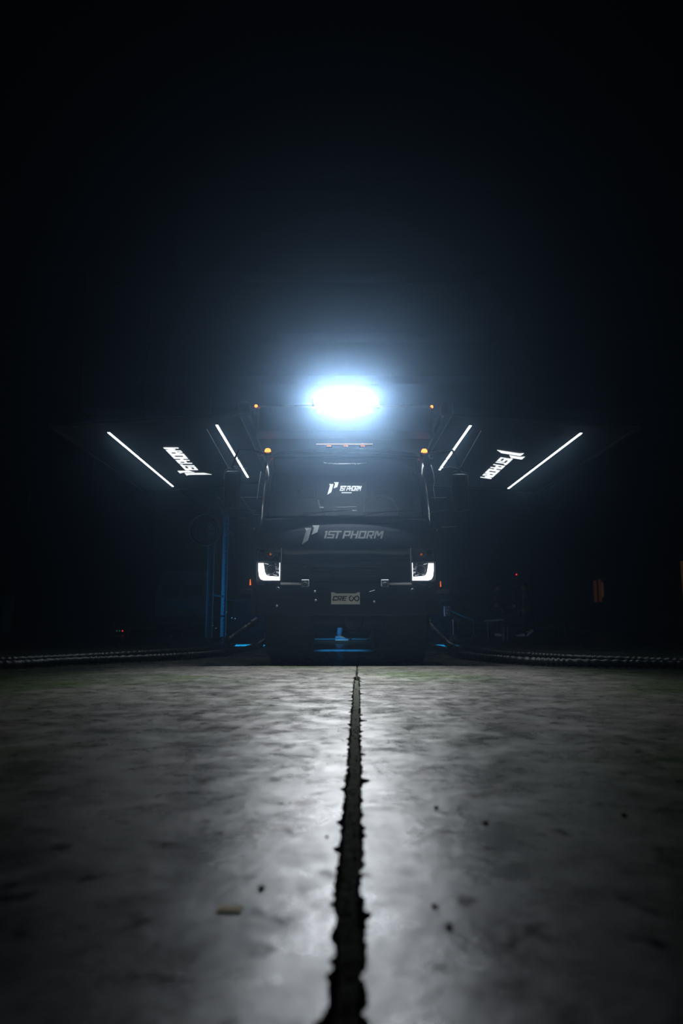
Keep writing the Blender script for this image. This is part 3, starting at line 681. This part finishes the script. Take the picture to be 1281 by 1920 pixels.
# ------------------------------------------------------------ blue rolling steel frame with two uprights, left of the truck
fr = empty('rolling_frame', (0, 0, 0)); tag(fr, 'blue steel rolling frame of two perforated uprights on casters left of the truck', 'frame')
def upright(px_b, py_b, px_t, py_t, w, m, Yd=None):
    b = floor_pt(px_b, py_b); Y = b.y; t = at(px_t, py_t, Y); x = b.x
    h = t.z
    # C-section: web and two flanges
    sh = MB(); sh.box((x, Y+.04, (h+.10)/2), (w, .008, h-.10)); 
    for s in (-1, 1): sh.box((x+s*(w/2-.004), Y, (h+.10)/2), (.008, .09, h-.10))
    u = sh.build('upright', m, fr)
    hl = MB()
    z = .2
    while z < h-.1:
        hl.lathe([(-.002, 0), (-.002, .014), (.002, .016)], (x, Y+.033, z), 'y', 10); z += .10
    hl.build('bolt_hole', 'plastic', u)['kind'] = 'stuff'
    cs_ = MB().lathe([(-.018, .0), (-.018, .045), (.018, .045), (.018, 0)], (x, Y, .045), 'y', 20).build('caster', 'rubber', fr, True)
    MB().lathe([(-.024, .0), (-.024, .02), (.024, .02), (.024, 0)], (x, Y, .045), 'y', 14).build('caster_hub', 'steel', cs_)
    MB().box((x, Y, .10), (w, .1, .012)).build('caster_plate', 'dsteel', cs_)
    return x, Y, h
xa, Ya, ha = upright(391, 1205, 401, 913, .155, 'bluedark')
xb, Yb, hb = upright(418, 1202, 424, 966, .135, 'blue')
Ym = (Ya+Yb)/2
def fbar(name, p0, p1, r=.02, m='bluedark'): return MB().tube([p0, p1], r, 8).build(name, m, fr)
for py in (927, 947): fbar('crossbar', at(404, py, Yb), at(418, py, Yb), .012)
fbar('brace', at(408, 932, Yb), at(413, 936, Yb), .012, 'steel'); fbar('brace', at(415, 939, Yb), at(418, 942, Yb), .012, 'steel')
fbar('crossbar', at(416, 948, Yb), at(450, 948, Yb), .014, 'dsteel'); fbar('crossbar', at(432, 971, Yb), at(462, 971, Yb), .014, 'dsteel')
fbar('crossbar', at(432, 948, Yb), at(446, 948, Yb-.05), .008, 'steel'); fbar('crossbar', at(447, 971, Yb-.05), at(461, 971, Yb-.05), .006, 'steel')
fbar('crossbar', Vector((xa, Ya, 1.1)), Vector((xb, Yb, 1.1)), .025)
fbar('crossbar', Vector((xa, Ya, .55)), Vector((xb, Yb, .62)), .02, 'dsteel')
fbar('crossbar', Vector((xa, Ya, ha-.2)), Vector((xb, Yb, hb-.1)), .025)
fbar('mast', at(427, 945, Yb), at(427, 982, Yb), .02, 'bluedark')
for px, py in ((398, 1173), (404, 1178), (424, 1147), (434, 1159), (440, 1160)):
    MB().lathe([(0, .02), (-.01, 0)], tuple(at(px, py, Ya-.05)), 'y', 10).build('bolt', 'steel', fr)
MB().box(tuple(at(423.5, 1161.5, Yb-.08)), (.02, .02, .02)).build('red_button', 'reddark', fr)
# round hose reel hanging on the frame
rc = at(385, 994, Ya-.15); rl = empty('hose_reel', rc); tag(rl, 'round dark hose reel hanging high on the blue frame', 'hose reel')
RR = 30/1280*Ya
MB().torus((0, 0, 0), RR, .012, 'y', 48, 8).build('rim', 'steel', rl, True)
MB().torus((0, .06, 0), RR*.82, .03, 'y', 40, 8).build('coil', 'rubber', rl, True)
MB().torus((0, .06, 0), RR*.66, .03, 'y', 40, 8).build('coil', 'rubber', rl, True)
for k in range(5):
    a = math.pi*2*k/5; MB().tube([(0, 0, 0), (RR*math.cos(a), 0, RR*math.sin(a))], .008, 6).build('spoke', 'dsteel', rl)
MB().lathe([(-.05, 0), (-.05, .04), (.12, .04), (.12, 0)], (0, 0, 0), 'y', 16).build('hub', 'dsteel', rl)
MB().tube([(0, .1, 0), (xa-rc.x, .14, 0)], .015, 8).build('hanger', 'dsteel', rl)
cb = MB().tube([at(427, 996, Yb-.15), at(433, 1002, Yb-.15), at(438, 1010, Yb-.15), at(441, 1022, Yb-.15), at(440, 1060, Yb-.15)], .012, 8).build('cable', 'rubber', None, True)
tag(cb, 'black cable hanging off the taller-lit blue upright', 'cable')

# ------------------------------------------------------------ long-boomed floor crane behind the frame
cY = Ya-.4
jk = empty('floor_crane', (0, 0, 0)); tag(jk, 'low floor crane with a sloping boom and small wheels left of the blue frame', 'crane')
g0 = floor_pt(318, 1199); Yc = g0.y
MB().tube([at(314, 1131, Yc), at(345, 1139, Yc), at(394, 1150, Yc)], .022, 8).build('boom', 'bluedark', jk, True)
MB().tube([at(367, 1151, Yc), at(352, 1170, Yc), at(340, 1192, Yc)], .02, 8).build('strut', 'dsteel', jk, True)
MB().tube([at(390, 1150, Yc), floor_pt(389, 1194)+Vector((0, 0, .05))], .03, 8).build('post', 'dsteel', jk, True)
MB().tube([Vector((g0.x, Yc, .07)), floor_pt(389, 1194)+Vector((0, 0, .07))], .025, 8).build('leg', 'dsteel', jk)
MB().tube([floor_pt(342, 1194)+Vector((0, 0, .05)), floor_pt(389, 1194)+Vector((0, 0, .07))], .025, 8).build('leg', 'dsteel', jk)
for px, py in ((318, 1199), (342, 1194.5), (389, 1196)):
    q = floor_pt(px, py); wl = MB().torus((q.x, q.y-.03, .05), .035, .015, 'y', 20, 8).build('wheel', 'rubber', jk, True)
    MB().lathe([(-.01, 0), (-.01, .012), (.01, .012), (.01, 0)], (q.x, q.y-.03, .05), 'y', 12).build('wheel_hub', 'steel', wl)
MB().lathe([(0, .02), (-.01, 0)], tuple(at(367, 1152, Yc-.05)), 'y', 10).build('bolt', 'steel', jk)

# ------------------------------------------------------------ vans parked far back
def van(name, loc, rz, paint, label, w=1.95, h=2.05):
    r = empty(name, loc, rz); tag(r, label, 'van')
    hw = w/2
    def ring(z, k, y0, y1): 
        pts = []
        for sx, sy in ((-1, 0), (1, 0), (1, 1), (-1, 1)):
            x = sx*hw*k; y = y1 if sy else y0
            pts += [Vector((x*.94, y, z)), Vector((x, y+(-.12 if sy else .12), z))] if (sx, sy) in ((1, 0), (-1, 1)) else [Vector((x, y+(-.12 if sy else .12), z)), Vector((x*.94, y, z))]
        return pts
    b = MB().loft([ring(.42, .97, .1, 5.1), ring(.6, 1, .0, 5.15), ring(1.15, 1, .08, 5.18), ring(1.28, .98, .75, 5.16), ring(1.35, .97, .95, 5.15), ring(h-.25, .90, 1.5, 5.05), ring(h-.05, .84, 1.75, 4.95), ring(h, .72, 1.95, 4.8)]).build('body', paint, r, True)
    MB().add([(-hw*.86, .97, 1.37), (hw*.86, .97, 1.37), (hw*.80, 1.49, h-.27), (-hw*.80, 1.49, h-.27)], [(0, 1, 2, 3)]).build('windshield', 'glass', r)
    MB().box((0, .03, .95), (w*.55, .06, .28)).build('grille', 'plastic', r, bevel=.02)
    for k in range(4): MB().box((0, -.01, .85+.06*k), (w*.52, .03, .012)).build('grille_bar', 'dsteel', r)
    MB().box((0, .02, .55), (w*.98, .14, .22)).build('bumper', 'plastic', r, bevel=.03)
    MB().box((0, 5.16, .55), (w*.98, .14, .20)).build('bumper', 'plastic', r, bevel=.03)
    for s in (-1, 1):
        hl = MB().box((s*hw*.74, .05, 1.0), (.34, .08, .22)).build('headlight', 'lensglass', r, bevel=.03)
        MB().lathe([(.03, .0), (.0, .07)], (s*hw*.74, .02, 1.0), 'y', 18).build('reflector', 'steel', hl)
        MB().box((s*hw*.44, 5.16, 1.3), (w*.41, .02, 1.2)).build('rear_door', paint, r, bevel=.01)
        MB().box((s*hw*.42, 5.165, 1.55), (w*.32, .03, .42)).build('rear_window', 'glass', r, bevel=.01)
        MB().box((s*hw*.93, 5.13, 1.05), (.10, .06, .42)).build('tail_lamp', 'jeans' if False else 'reddark', r)
        mr = MB().box((s*(hw+.14), 1.25, 1.5), (.16, .10, .28)).build('mirror', 'plastic', r, bevel=.02)
        MB().box((s*(hw+.03), 1.28, 1.45), (.12, .03, .03)).build('mirror_arm', 'plastic', mr)
        MB().box((s*(hw*.935), 2.2, 1.55), (.02, .8, .42)).build('side_window', 'glass', r)
        for yy in (1.0, 4.1):
            wh = MB().lathe([(-.11, .2), (-.12, .33), (-.08, .355), (.08, .355), (.12, .33), (.11, .2)], (s*(hw-.14), yy, .357), 'x', 28).build('wheel', 'rubber', r, True)
            MB().lathe([(s*.10, .21), (s*.06, .10), (s*.09, 0)], (s*(hw-.14), yy, .357), 'x', 18).build('rim', 'steel', wh, True)
    return r
q = at(925, 1180, 20.5); van('cargo_van', (at(925, 1180, 24).x, 24.2, 0), 0, 'van', 'dark grey van facing the camera in the gloom right of the truck', 2.1, 2.25)
q = at(337, 1180, 21.0); van('cargo_van', (at(337, 1180, 24).x, 29.3, 0), math.pi, 'vanpale', 'paler grey van seen from behind in the gloom left of the truck', 1.95, 2.25)
# red indicator
rd = at(969, 1078, 29.8); rb = MB().box((rd.x, 29.9, rd.z), (.22, .12, .3)).build('alarm_box', 'satin'); tag(rb, 'small wall box with a red indicator light right of the far van', 'alarm box')
MB().lathe([(-.0, .03), (-.03, 0)], (rd.x, 29.84, rd.z+.02), 'y', 12).build('indicator', 'red_led', rb)
ch = floor_pt(222, 1190); ch.x = at(222, 1183, 25).x; cg = MB().box((ch.x, 25.0, .17), (.9, .3, .34)).build('battery_charger', 'satin', bevel=.03); tag(cg, 'low dark charger box with tiny red and green lights on the far left floor', 'charger')
for px, mm in ((219, 'green_led'), (224, 'green_led'), (229.5, 'red_led')):
    q = at(px, 1183, 24.84); MB().lathe([(0, .022), (-.012, 0)], (q.x, 24.85, q.z), 'y', 10).build('indicator', mm, cg)
MB().tube([(ch.x-.2, 25, .34), (ch.x-.2, 25, .40), (ch.x+.2, 25, .40), (ch.x+.2, 25, .34)], .012, 6).build('handle', 'steel', cg)
# pale bin at far left
bq = floor_pt(12, 1188.5); bY = 28.6; bx_ = at(12, 1150, bY).x
bn = empty('waste_bin', (bx_, bY, 0)); tag(bn, 'tall pale plastic bin against the far wall at the left edge', 'bin')
hB = at(12, 1117, bY).z
MB().lathe([(0, .0), (0, .24), (hB-.1, .30), (hB-.1, .26), (.05, .2)], (0, 0, 0), 'z', 24).build('bin_body', 'bin', bn, True)
MB().lathe([(hB-.1, .32), (hB-.04, .33), (hB, .2), (hB+.01, 0)], (0, 0, 0), 'z', 24).build('lid', 'bin', bn, True)

# ------------------------------------------------------------ things at the right: ramp trolley, low bench, jack stand
def rot_to(a, b): return (b-a)
rmp = empty('tow_dolly', (0, 0, 0)); tag(rmp, 'dark steel dolly with sloping tubes and coiled cables beside the right wheel', 'dolly')
dY = 16.2
for pts, r, mm in (([(846, 1146), (870, 1156), (891, 1163)], .018, 'bluedark'), ([(842, 1144), (862, 1152), (884, 1160)], .008, 'steel'), ([(850, 1158), (872, 1168), (888, 1172)], .03, 'dsteel'),
                   ([(846, 1162), (868, 1172), (890, 1176)], .012, 'dsteel'), ([(890, 1163), (900, 1166), (912, 1170)], .012, 'dsteel')):
    MB().tube([at(x, y, dY) for x, y in pts], r, 8).build('sloping_tube', mm, rmp, True)
for px, py in ((836, 1138), (842, 1138), (840, 1144), (838, 1150), (836, 1155)):
    MB().lathe([(0, .016), (-.012, 0)], tuple(at(px, py, dY-.1)), 'y', 10).build('bolt', 'steel', rmp)
a_ = at(838, 1146, dY); MB().box((a_.x, dY, a_.z), (.16, .12, .26)).build('winch_box', 'dsteel', rmp, bevel=.02)
for px in (850, 888):
    a_ = at(px, 1168, dY); MB().tube([(a_.x, dY, a_.z+.08), (a_.x, dY, .08)], .02, 8).build('leg', 'dsteel', rmp)
    wl = MB().torus((a_.x, dY, .09), .06, .028, 'y', 24, 8).build('wheel', 'rubber', rmp, True)
    MB().lathe([(-.02, 0), (-.02, .03), (.02, .03), (.02, 0)], (a_.x, dY, .09), 'y', 12).build('wheel_hub', 'dsteel', wl)
MB().tube([(a_.x-.5, dY, .09), (a_.x, dY, .09)], .02, 8).build('axle', 'dsteel', rmp)
# low bench with a pad
bY_ = 18.0
bl = empty('low_bench', (0, 0, 0)); tag(bl, 'long low bench with a pale top edge right of the truck', 'bench')
a_, b_ = at(945, 1172.5, bY_), at(1064, 1166.5, bY_)
MB().loft([[p+Vector((0, dy, dz)) for dy, dz in ((0, -.012), (0, .0), (.5, .0), (.5, -.012))] for p in (a_, b_)]).build('bench_top', 'steel', bl)
MB().loft([[p+Vector((0, dy, dz)) for dy, dz in ((.02, -.05), (.02, -.014), (.48, -.014), (.48, -.05))] for p in (a_, b_)]).build('apron', 'dsteel', bl)
for p in (a_+Vector((.1, 0, 0)), b_+Vector((-.1, 0, 0))):
    for dy in (.05, .45): MB().tube([(p.x, bY_+dy, p.z-.03), (p.x, bY_+dy, .0)], .018, 8).build('leg', 'dsteel', bl)
pa, pb = at(913, 1164.5, 17.2), at(946, 1161.5, 17.2)
pd = empty('creeper_board', (0, 0, 0)); tag(pd, 'small pale blue padded creeper board tilted up beside the long bench', 'creeper')
MB().loft([[p+Vector((0, dy, dz)) for dy, dz in ((0, -.022), (0, .02), (.35, .02), (.35, -.022))] for p in (pa, pb)]).build('pad', 'bin', pd, bevel=.008)
for p in (pa+Vector((.04, .1, 0)), pb+Vector((-.04, .1, 0))): 
    MB().tube([(p.x, p.y, p.z-.02), (p.x, p.y, .03)], .012, 8).build('leg', 'dsteel', pd)
    MB().lathe([(-.01, 0), (-.01, .03), (.01, .03), (.01, 0)], (p.x, p.y, .03), 'y', 14).build('caster', 'rubber', pd)
# jack stand: three-footed base under a column
js = empty('jack_stand', floor_pt(1065, 1203.5)); tag(js, 'small black jack stand on the floor right of the bench', 'jack stand')
MB().loft([[Vector((sx*.13, sy*.10, z)) for sx, sy in ((-1, -1), (1, -1), (1, 1), (-1, 1))] for z in (0, .03)]).build('base', 'rubber', js)
MB().loft([[Vector((sx*w_, sy*w_, z)) for sx, sy in ((-1, -1), (1, -1), (1, 1), (-1, 1))] for z, w_ in ((.03, .09), (.12, .035), (.3, .03))]).build('column', 'rubber', js)
MB().box((0, 0, .36), (.03, .03, .14)).build('ratchet_bar', 'dsteel', js); MB().box((0, 0, .43), (.10, .05, .02)).build('saddle', 'dsteel', js)
sh_ = empty('parts_shelf', (0, 0, 0)); tag(sh_, 'dim low shelf unit with a pale edge behind the bench at the right', 'shelf')
a_, b_ = at(1055, 1147.5, 22), at(1088, 1147.5, 22)
for z in (a_.z, .42, .12): MB().box(((a_.x+b_.x)/2, 22.2, z), (b_.x-a_.x, .5, .02)).build('shelf_board', 'dsteel', sh_)
for x in (a_.x+.02, b_.x-.02):
    for yy in (21.97, 22.43): MB().box((x, yy, a_.z/2), (.03, .03, a_.z)).build('post', 'dsteel', sh_)

# ------------------------------------------------------------ people, dark in the background
def skin_mesh(name, nodes, edges, m, parent, sub=2):
    me = bpy.data.meshes.new(name); keys = list(nodes); me.from_pydata([nodes[k][0] for k in keys], [(keys.index(a), keys.index(b)) for a, b in edges], []); me.materials.append(M[m])
    o = bpy.data.objects.new(name, me); C.objects.link(o); o.parent = parent
    o.modifiers.new('skin', 'SKIN'); me_sv = me.skin_vertices[0].data if me.skin_vertices else None
    if me_sv is None:
        bm = bmesh.new(); bm.from_mesh(me); lay = bm.verts.layers.skin.verify(); bm.to_mesh(me); bm.free(); me_sv = me.skin_vertices[0].data
    for k, sv in zip(keys, me_sv):
        r = nodes[k][1]; sv.radius = (r, r) if not isinstance(r, tuple) else r; sv.use_root = (k == keys[0])
    s = o.modifiers.new('sub', 'SUBSURF'); s.levels = s.render_levels = sub
    for p in me.polygons: p.use_smooth = True
    o.modifiers['skin'].use_smooth_shade = True
    return o
def shoe(parent, ank, d, pitch, m):                          # ank: ankle point, d: heading, pitch of the foot
    rot = Matrix.Rotation(math.atan2(d.y, d.x), 3, 'Z') @ Matrix.Rotation(pitch, 3, 'Y')
    secs = [(-.085, .030, .085), (-.06, .038, .095), (0, .040, .10), (.06, .042, .075), (.12, .048, .055), (.17, .045, .045), (.205, .025, .03)]
    rings = []
    for x, w, h in secs:
        rings.append([ank+rot @ Vector((x, w*math.cos(a), -.085+(h*.5)+h*.5*max(-.9, math.sin(a)))) for a in [2*math.pi*k/12 for k in range(12)]])
    s = MB().loft(rings).build('shoe', m, parent, True)
    so = [[ank+rot @ Vector((x, sy*(w+.004), z)) for sy, z in ((-1, -.088), (1, -.088), (1, -.068), (-1, -.068))] for x, w, h in secs]
    MB().loft(so).build('sole', 'shoe', s)
    lc = MB()
    for k in range(4): lc.tube([ank+rot @ Vector((.045+.022*k, sy*.03, -.005-.014*k)) for sy in (-1, 0, 1)], .004, 5)
    lc.build('laces', 'shoe', s)
def person(loc, face, label, stride=.0, lift=0., jeans='cloth', shoem='shoe', H=1.76, footgap=.09, ank_z=.09):
    r = empty('person', loc); tag(r, label, 'person')
    f = Vector((math.cos(face), math.sin(face), 0)); l = Vector((-f.y, f.x, 0)); z = Vector((0, 0, 1)); k = H/1.76
    hip = z*.93*k; n = {}
    n['pelvis'] = (hip, (.15, .11)); n['waist'] = (hip+z*.17, (.13, .10)); n['chest'] = (hip+z*.38, (.16, .12)); n['neck'] = (hip+z*.54, .06); n['neck2'] = (hip+z*.60+f*.01, .055); n['head'] = (hip+z*.68+f*.03, .085); n['crown'] = (hip+z*.78+f*.02, .085)
    e = [('pelvis', 'waist'), ('waist', 'chest'), ('chest', 'neck'), ('neck', 'neck2'), ('neck2', 'head'), ('head', 'crown')]
    feet = []
    for s, nm in ((1, 'L'), (-1, 'R')):
        ft = f*(s*stride/2)+l*s*footgap+z*(ank_z+(lift if s < 0 else 0)); kn = (hip+ft)/2+f*(.05+(.10 if s < 0 and lift else 0)); kn.z = .5*k
        n['hip'+nm] = (hip+l*s*.10-z*.06, .085); n['knee'+nm] = (kn, .06); n['calf'+nm] = ((kn*.65+ft*.35)-f*.01, .055); n['ank'+nm] = (ft, .038); n['toe'+nm] = (ft+f*.13-z*.05, .03)
        e += [('pelvis', 'hip'+nm), ('hip'+nm, 'knee'+nm), ('knee'+nm, 'calf'+nm), ('calf'+nm, 'ank'+nm), ('ank'+nm, 'toe'+nm)]
        feet.append((ft, .6 if (s < 0 and lift) else 0))
        sh = hip+z*.50+l*s*.18; el = sh-z*.30-f*.02+l*s*.04; wr = el-z*.22+f*.12
        n['sh'+nm] = (sh, .06); n['el'+nm] = (el, .042); n['wr'+nm] = (wr, .026); n['palm'+nm] = (wr-z*.06+f*.03, (.034, .016))
        e += [('chest', 'sh'+nm), ('sh'+nm, 'el'+nm), ('el'+nm, 'wr'+nm), ('wr'+nm, 'palm'+nm)]
        for j in range(4):
            b = wr-z*.09+f*(.012+.019*j); c1 = b-z*.04*(1 if j in (1, 2) else .85)-l*s*.008; c2 = c1-z*.03-l*s*.015
            n[f'f{j}a{nm}'] = (b, .009); n[f'f{j}b{nm}'] = (c1, .0085); n[f'f{j}c{nm}'] = (c2, .007)
            e += [('palm'+nm, f'f{j}a{nm}'), (f'f{j}a{nm}', f'f{j}b{nm}'), (f'f{j}b{nm}', f'f{j}c{nm}')]
        n['t1'+nm] = (wr-z*.05+f*.065, .010); n['t2'+nm] = (wr-z*.085+f*.085, .008); e += [('palm'+nm, 't1'+nm), ('t1'+nm, 't2'+nm)]
    skin_mesh('body', n, e, 'skin', r)
    # clothes follow the same joints, a little wider
    def sub_(keys, grow, name, m, pairs):
        nn = {kk: (n[kk][0], tuple(q+grow for q in n[kk][1]) if isinstance(n[kk][1], tuple) else n[kk][1]+grow) for kk in keys}
        return skin_mesh(name, nn, pairs, m, r)
    tk = ['pelvis', 'hipL', 'kneeL', 'calfL', 'ankL', 'hipR', 'kneeR', 'calfR', 'ankR']
    sub_(tk, .018, 'trousers', jeans, [(a, b) for a, b in e if a in tk and b in tk])
    jk_ = ['chest', 'waist', 'pelvis', 'neck', 'shL', 'elL', 'wrL', 'shR', 'elR', 'wrR']
    sub_(jk_, .022, 'jacket', 'cloth', [(a, b) for a, b in e if a in jk_ and b in jk_])
    hd = hip+z*.73+f*.03
    MB().lathe([(-.02, .098), (.03, .1), (.07, .085), (.105, .05), (.115, 0)], tuple(hd), 'z', 20).build('hair', 'hair', r, True)
    nz_ = MB(); nz_.loft([[hd+f*(.085+d_)+l*w_*s_+z*zz for w_, s_ in ((.006, -1), (.006, 1))]+[hd+f*.075+z*zz+l*.0] for d_, w_, zz in ((.004, 1, .0), (.02, 1, -.04), (.004, 1, -.05))]); nz_.build('nose', 'skin', r)
    for s in (-1, 1):
        MB().lathe([(-.01, 0), (-.007, .008), (0, .011), (.007, .008), (.01, 0)], tuple(hd+f*.082+l*s*.03+z*.0), 'z', 10).build('eye', 'shoe', r)
        MB().lathe([(-.03, 0), (-.02, .014), (.02, .018), (.03, 0)], tuple(hd+l*s*.09-z*.02), 'z', 10).build('ear', 'skin', r)
    MB().tube([hd+f*.083-z*.07-l*.022, hd+f*.09-z*.072, hd+f*.083-z*.07+l*.022], .005, 6).build('mouth', 'skin', r)
    for ft, pit in feet: shoe(r, ft, f, pit, shoem)
    return r
q = floor_pt(934, 1192.5); person((q.x, q.y, 0), 0.0, 'person in dark clothes and white sneakers standing left of the bench', footgap=.10, stride=.0)
q = floor_pt(987, 1193); person((q.x+.0, q.y, 0), math.pi, 'person in dark clothes walking left behind the bench, heel of one white sneaker raised', stride=.30, lift=.09, footgap=.08)
# person behind the truck on a low loading mat
lm_ = box((.03, 15.9, .03), (1.6, 1.0, .06)).build('loading_mat', 'rubber', bevel=.01); tag(lm_, 'low black mat on the floor behind the truck, seen between the wheels', 'mat')
q = at(636, 1196, 15.6); person((q.x, 15.6, .062), 0.0, 'person in blue jeans and blue-grey shoes, feet visible between the truck wheels', jeans='jeans', shoem='shoeblue', footgap=.06)
# bright bar lying behind the truck
a_, b_ = at(655, 1187, 16.1), at(695, 1187, 16.1)
tb = empty('trolley', (0, 0, 0)); tag(tb, 'low trolley whose bright top edge shows between the front wheels', 'trolley')
MB().box(((a_.x+b_.x)/2, 16.3, a_.z), (b_.x-a_.x, .36, .010)).build('deck', 'chrome', tb)
MB().box((b_.x+.035, 16.16, a_.z), (.02, .02, .010)).build('latch', 'chrome', tb)
for x in (a_.x+.03, b_.x-.03):
    for yy in (16.2, 16.4): MB().lathe([(-.012, 0), (-.012, .03), (.012, .03), (.012, 0)], (x, yy, .092), 'y', 14).build('caster', 'rubber', tb); MB().tube([(x, yy, .1), (x, yy, a_.z)], .01, 6).build('caster_stem', 'dsteel', tb)

# ------------------------------------------------------------ crumbs on the near floor
q = floor_pt(431, 1706)
sc = MB().loft([[Vector((x, y, z)) for x, y in ((-.021, -.012), (.020, -.015), (.022, .010), (-.019, .013))] for z in (0, .003)]).build('wood_chip', 'wood', None, loc=(q.x, q.y, .0005)); tag(sc, 'small pale yellowish chip lying on the concrete left of the joint', 'chip')
for i, (px, py, r, lab) in enumerate(((818, 1516, .009, 'small dark pebble right of the joint, the farthest of the loose pebbles'), (911, 1545, .010, 'dark pebble out to the right, beyond the joint'),
        (1170, 1530, .011, 'lone dark pebble far out on the right of the floor'), (815, 1701, .008, 'dark pebble right of the joint, left one of a close pair'), (842, 1740, .009, 'dark pebble right of the joint, nearer one of a close pair'),
        (613, 1570, .006, 'tiny dark pebble just left of the joint'), (490, 1668, .010, 'dark pebble on the left of the joint, above the pale chip'))):
    q = floor_pt(px, py); m = MB(); r *= .75
    n1, n2 = 6, 9; rings = []
    for a in range(n1):
        t = math.pi*(a+.5)/n1; rings.append([Vector((r*math.sin(t)*math.cos(2*math.pi*k/n2), r*.8*math.sin(t)*math.sin(2*math.pi*k/n2), -r*.45*math.cos(t)+r*.45))*(1+.25*noise.noise(Vector((a*1.7, k*1.3, i*5))))for k in range(n2)])
    tag(m.loft(rings).build('pebble', 'pebble', None, True, loc=(q.x, q.y, 0)), lab, 'pebble')

# ------------------------------------------------------------ haze filling the hall
hz = box((0, 8.9, CH/2-.1), (29.8, 41.4, CH-.5)).build('haze', 'satin')
hm = bpy.data.materials.new('thin_haze'); hm.use_nodes = True; nt = hm.node_tree; nt.nodes.clear()
out = nt.nodes.new('ShaderNodeOutputMaterial'); vs_ = nt.nodes.new('ShaderNodeVolumeScatter')
vs_.inputs['Color'].default_value = (.01, .30, .95, 1); vs_.inputs['Density'].default_value = HAZE_DENSITY; vs_.inputs['Anisotropy'].default_value = HAZE_G
v2 = nt.nodes.new('ShaderNodeVolumeScatter'); v2.inputs['Color'].default_value = (.52, .76, 1, 1); v2.inputs['Density'].default_value = HAZE2_DENSITY; v2.inputs['Anisotropy'].default_value = HAZE2_G
ad = nt.nodes.new('ShaderNodeAddShader'); nt.links.new(vs_.outputs[0], ad.inputs[0]); nt.links.new(v2.outputs[0], ad.inputs[1]); nt.links.new(ad.outputs[0], out.inputs['Volume'])
hz.data.materials.clear(); hz.data.materials.append(hm)
tag(hz, 'thin bluish haze hanging in the dark hall around the truck', 'haze', kind='stuff')
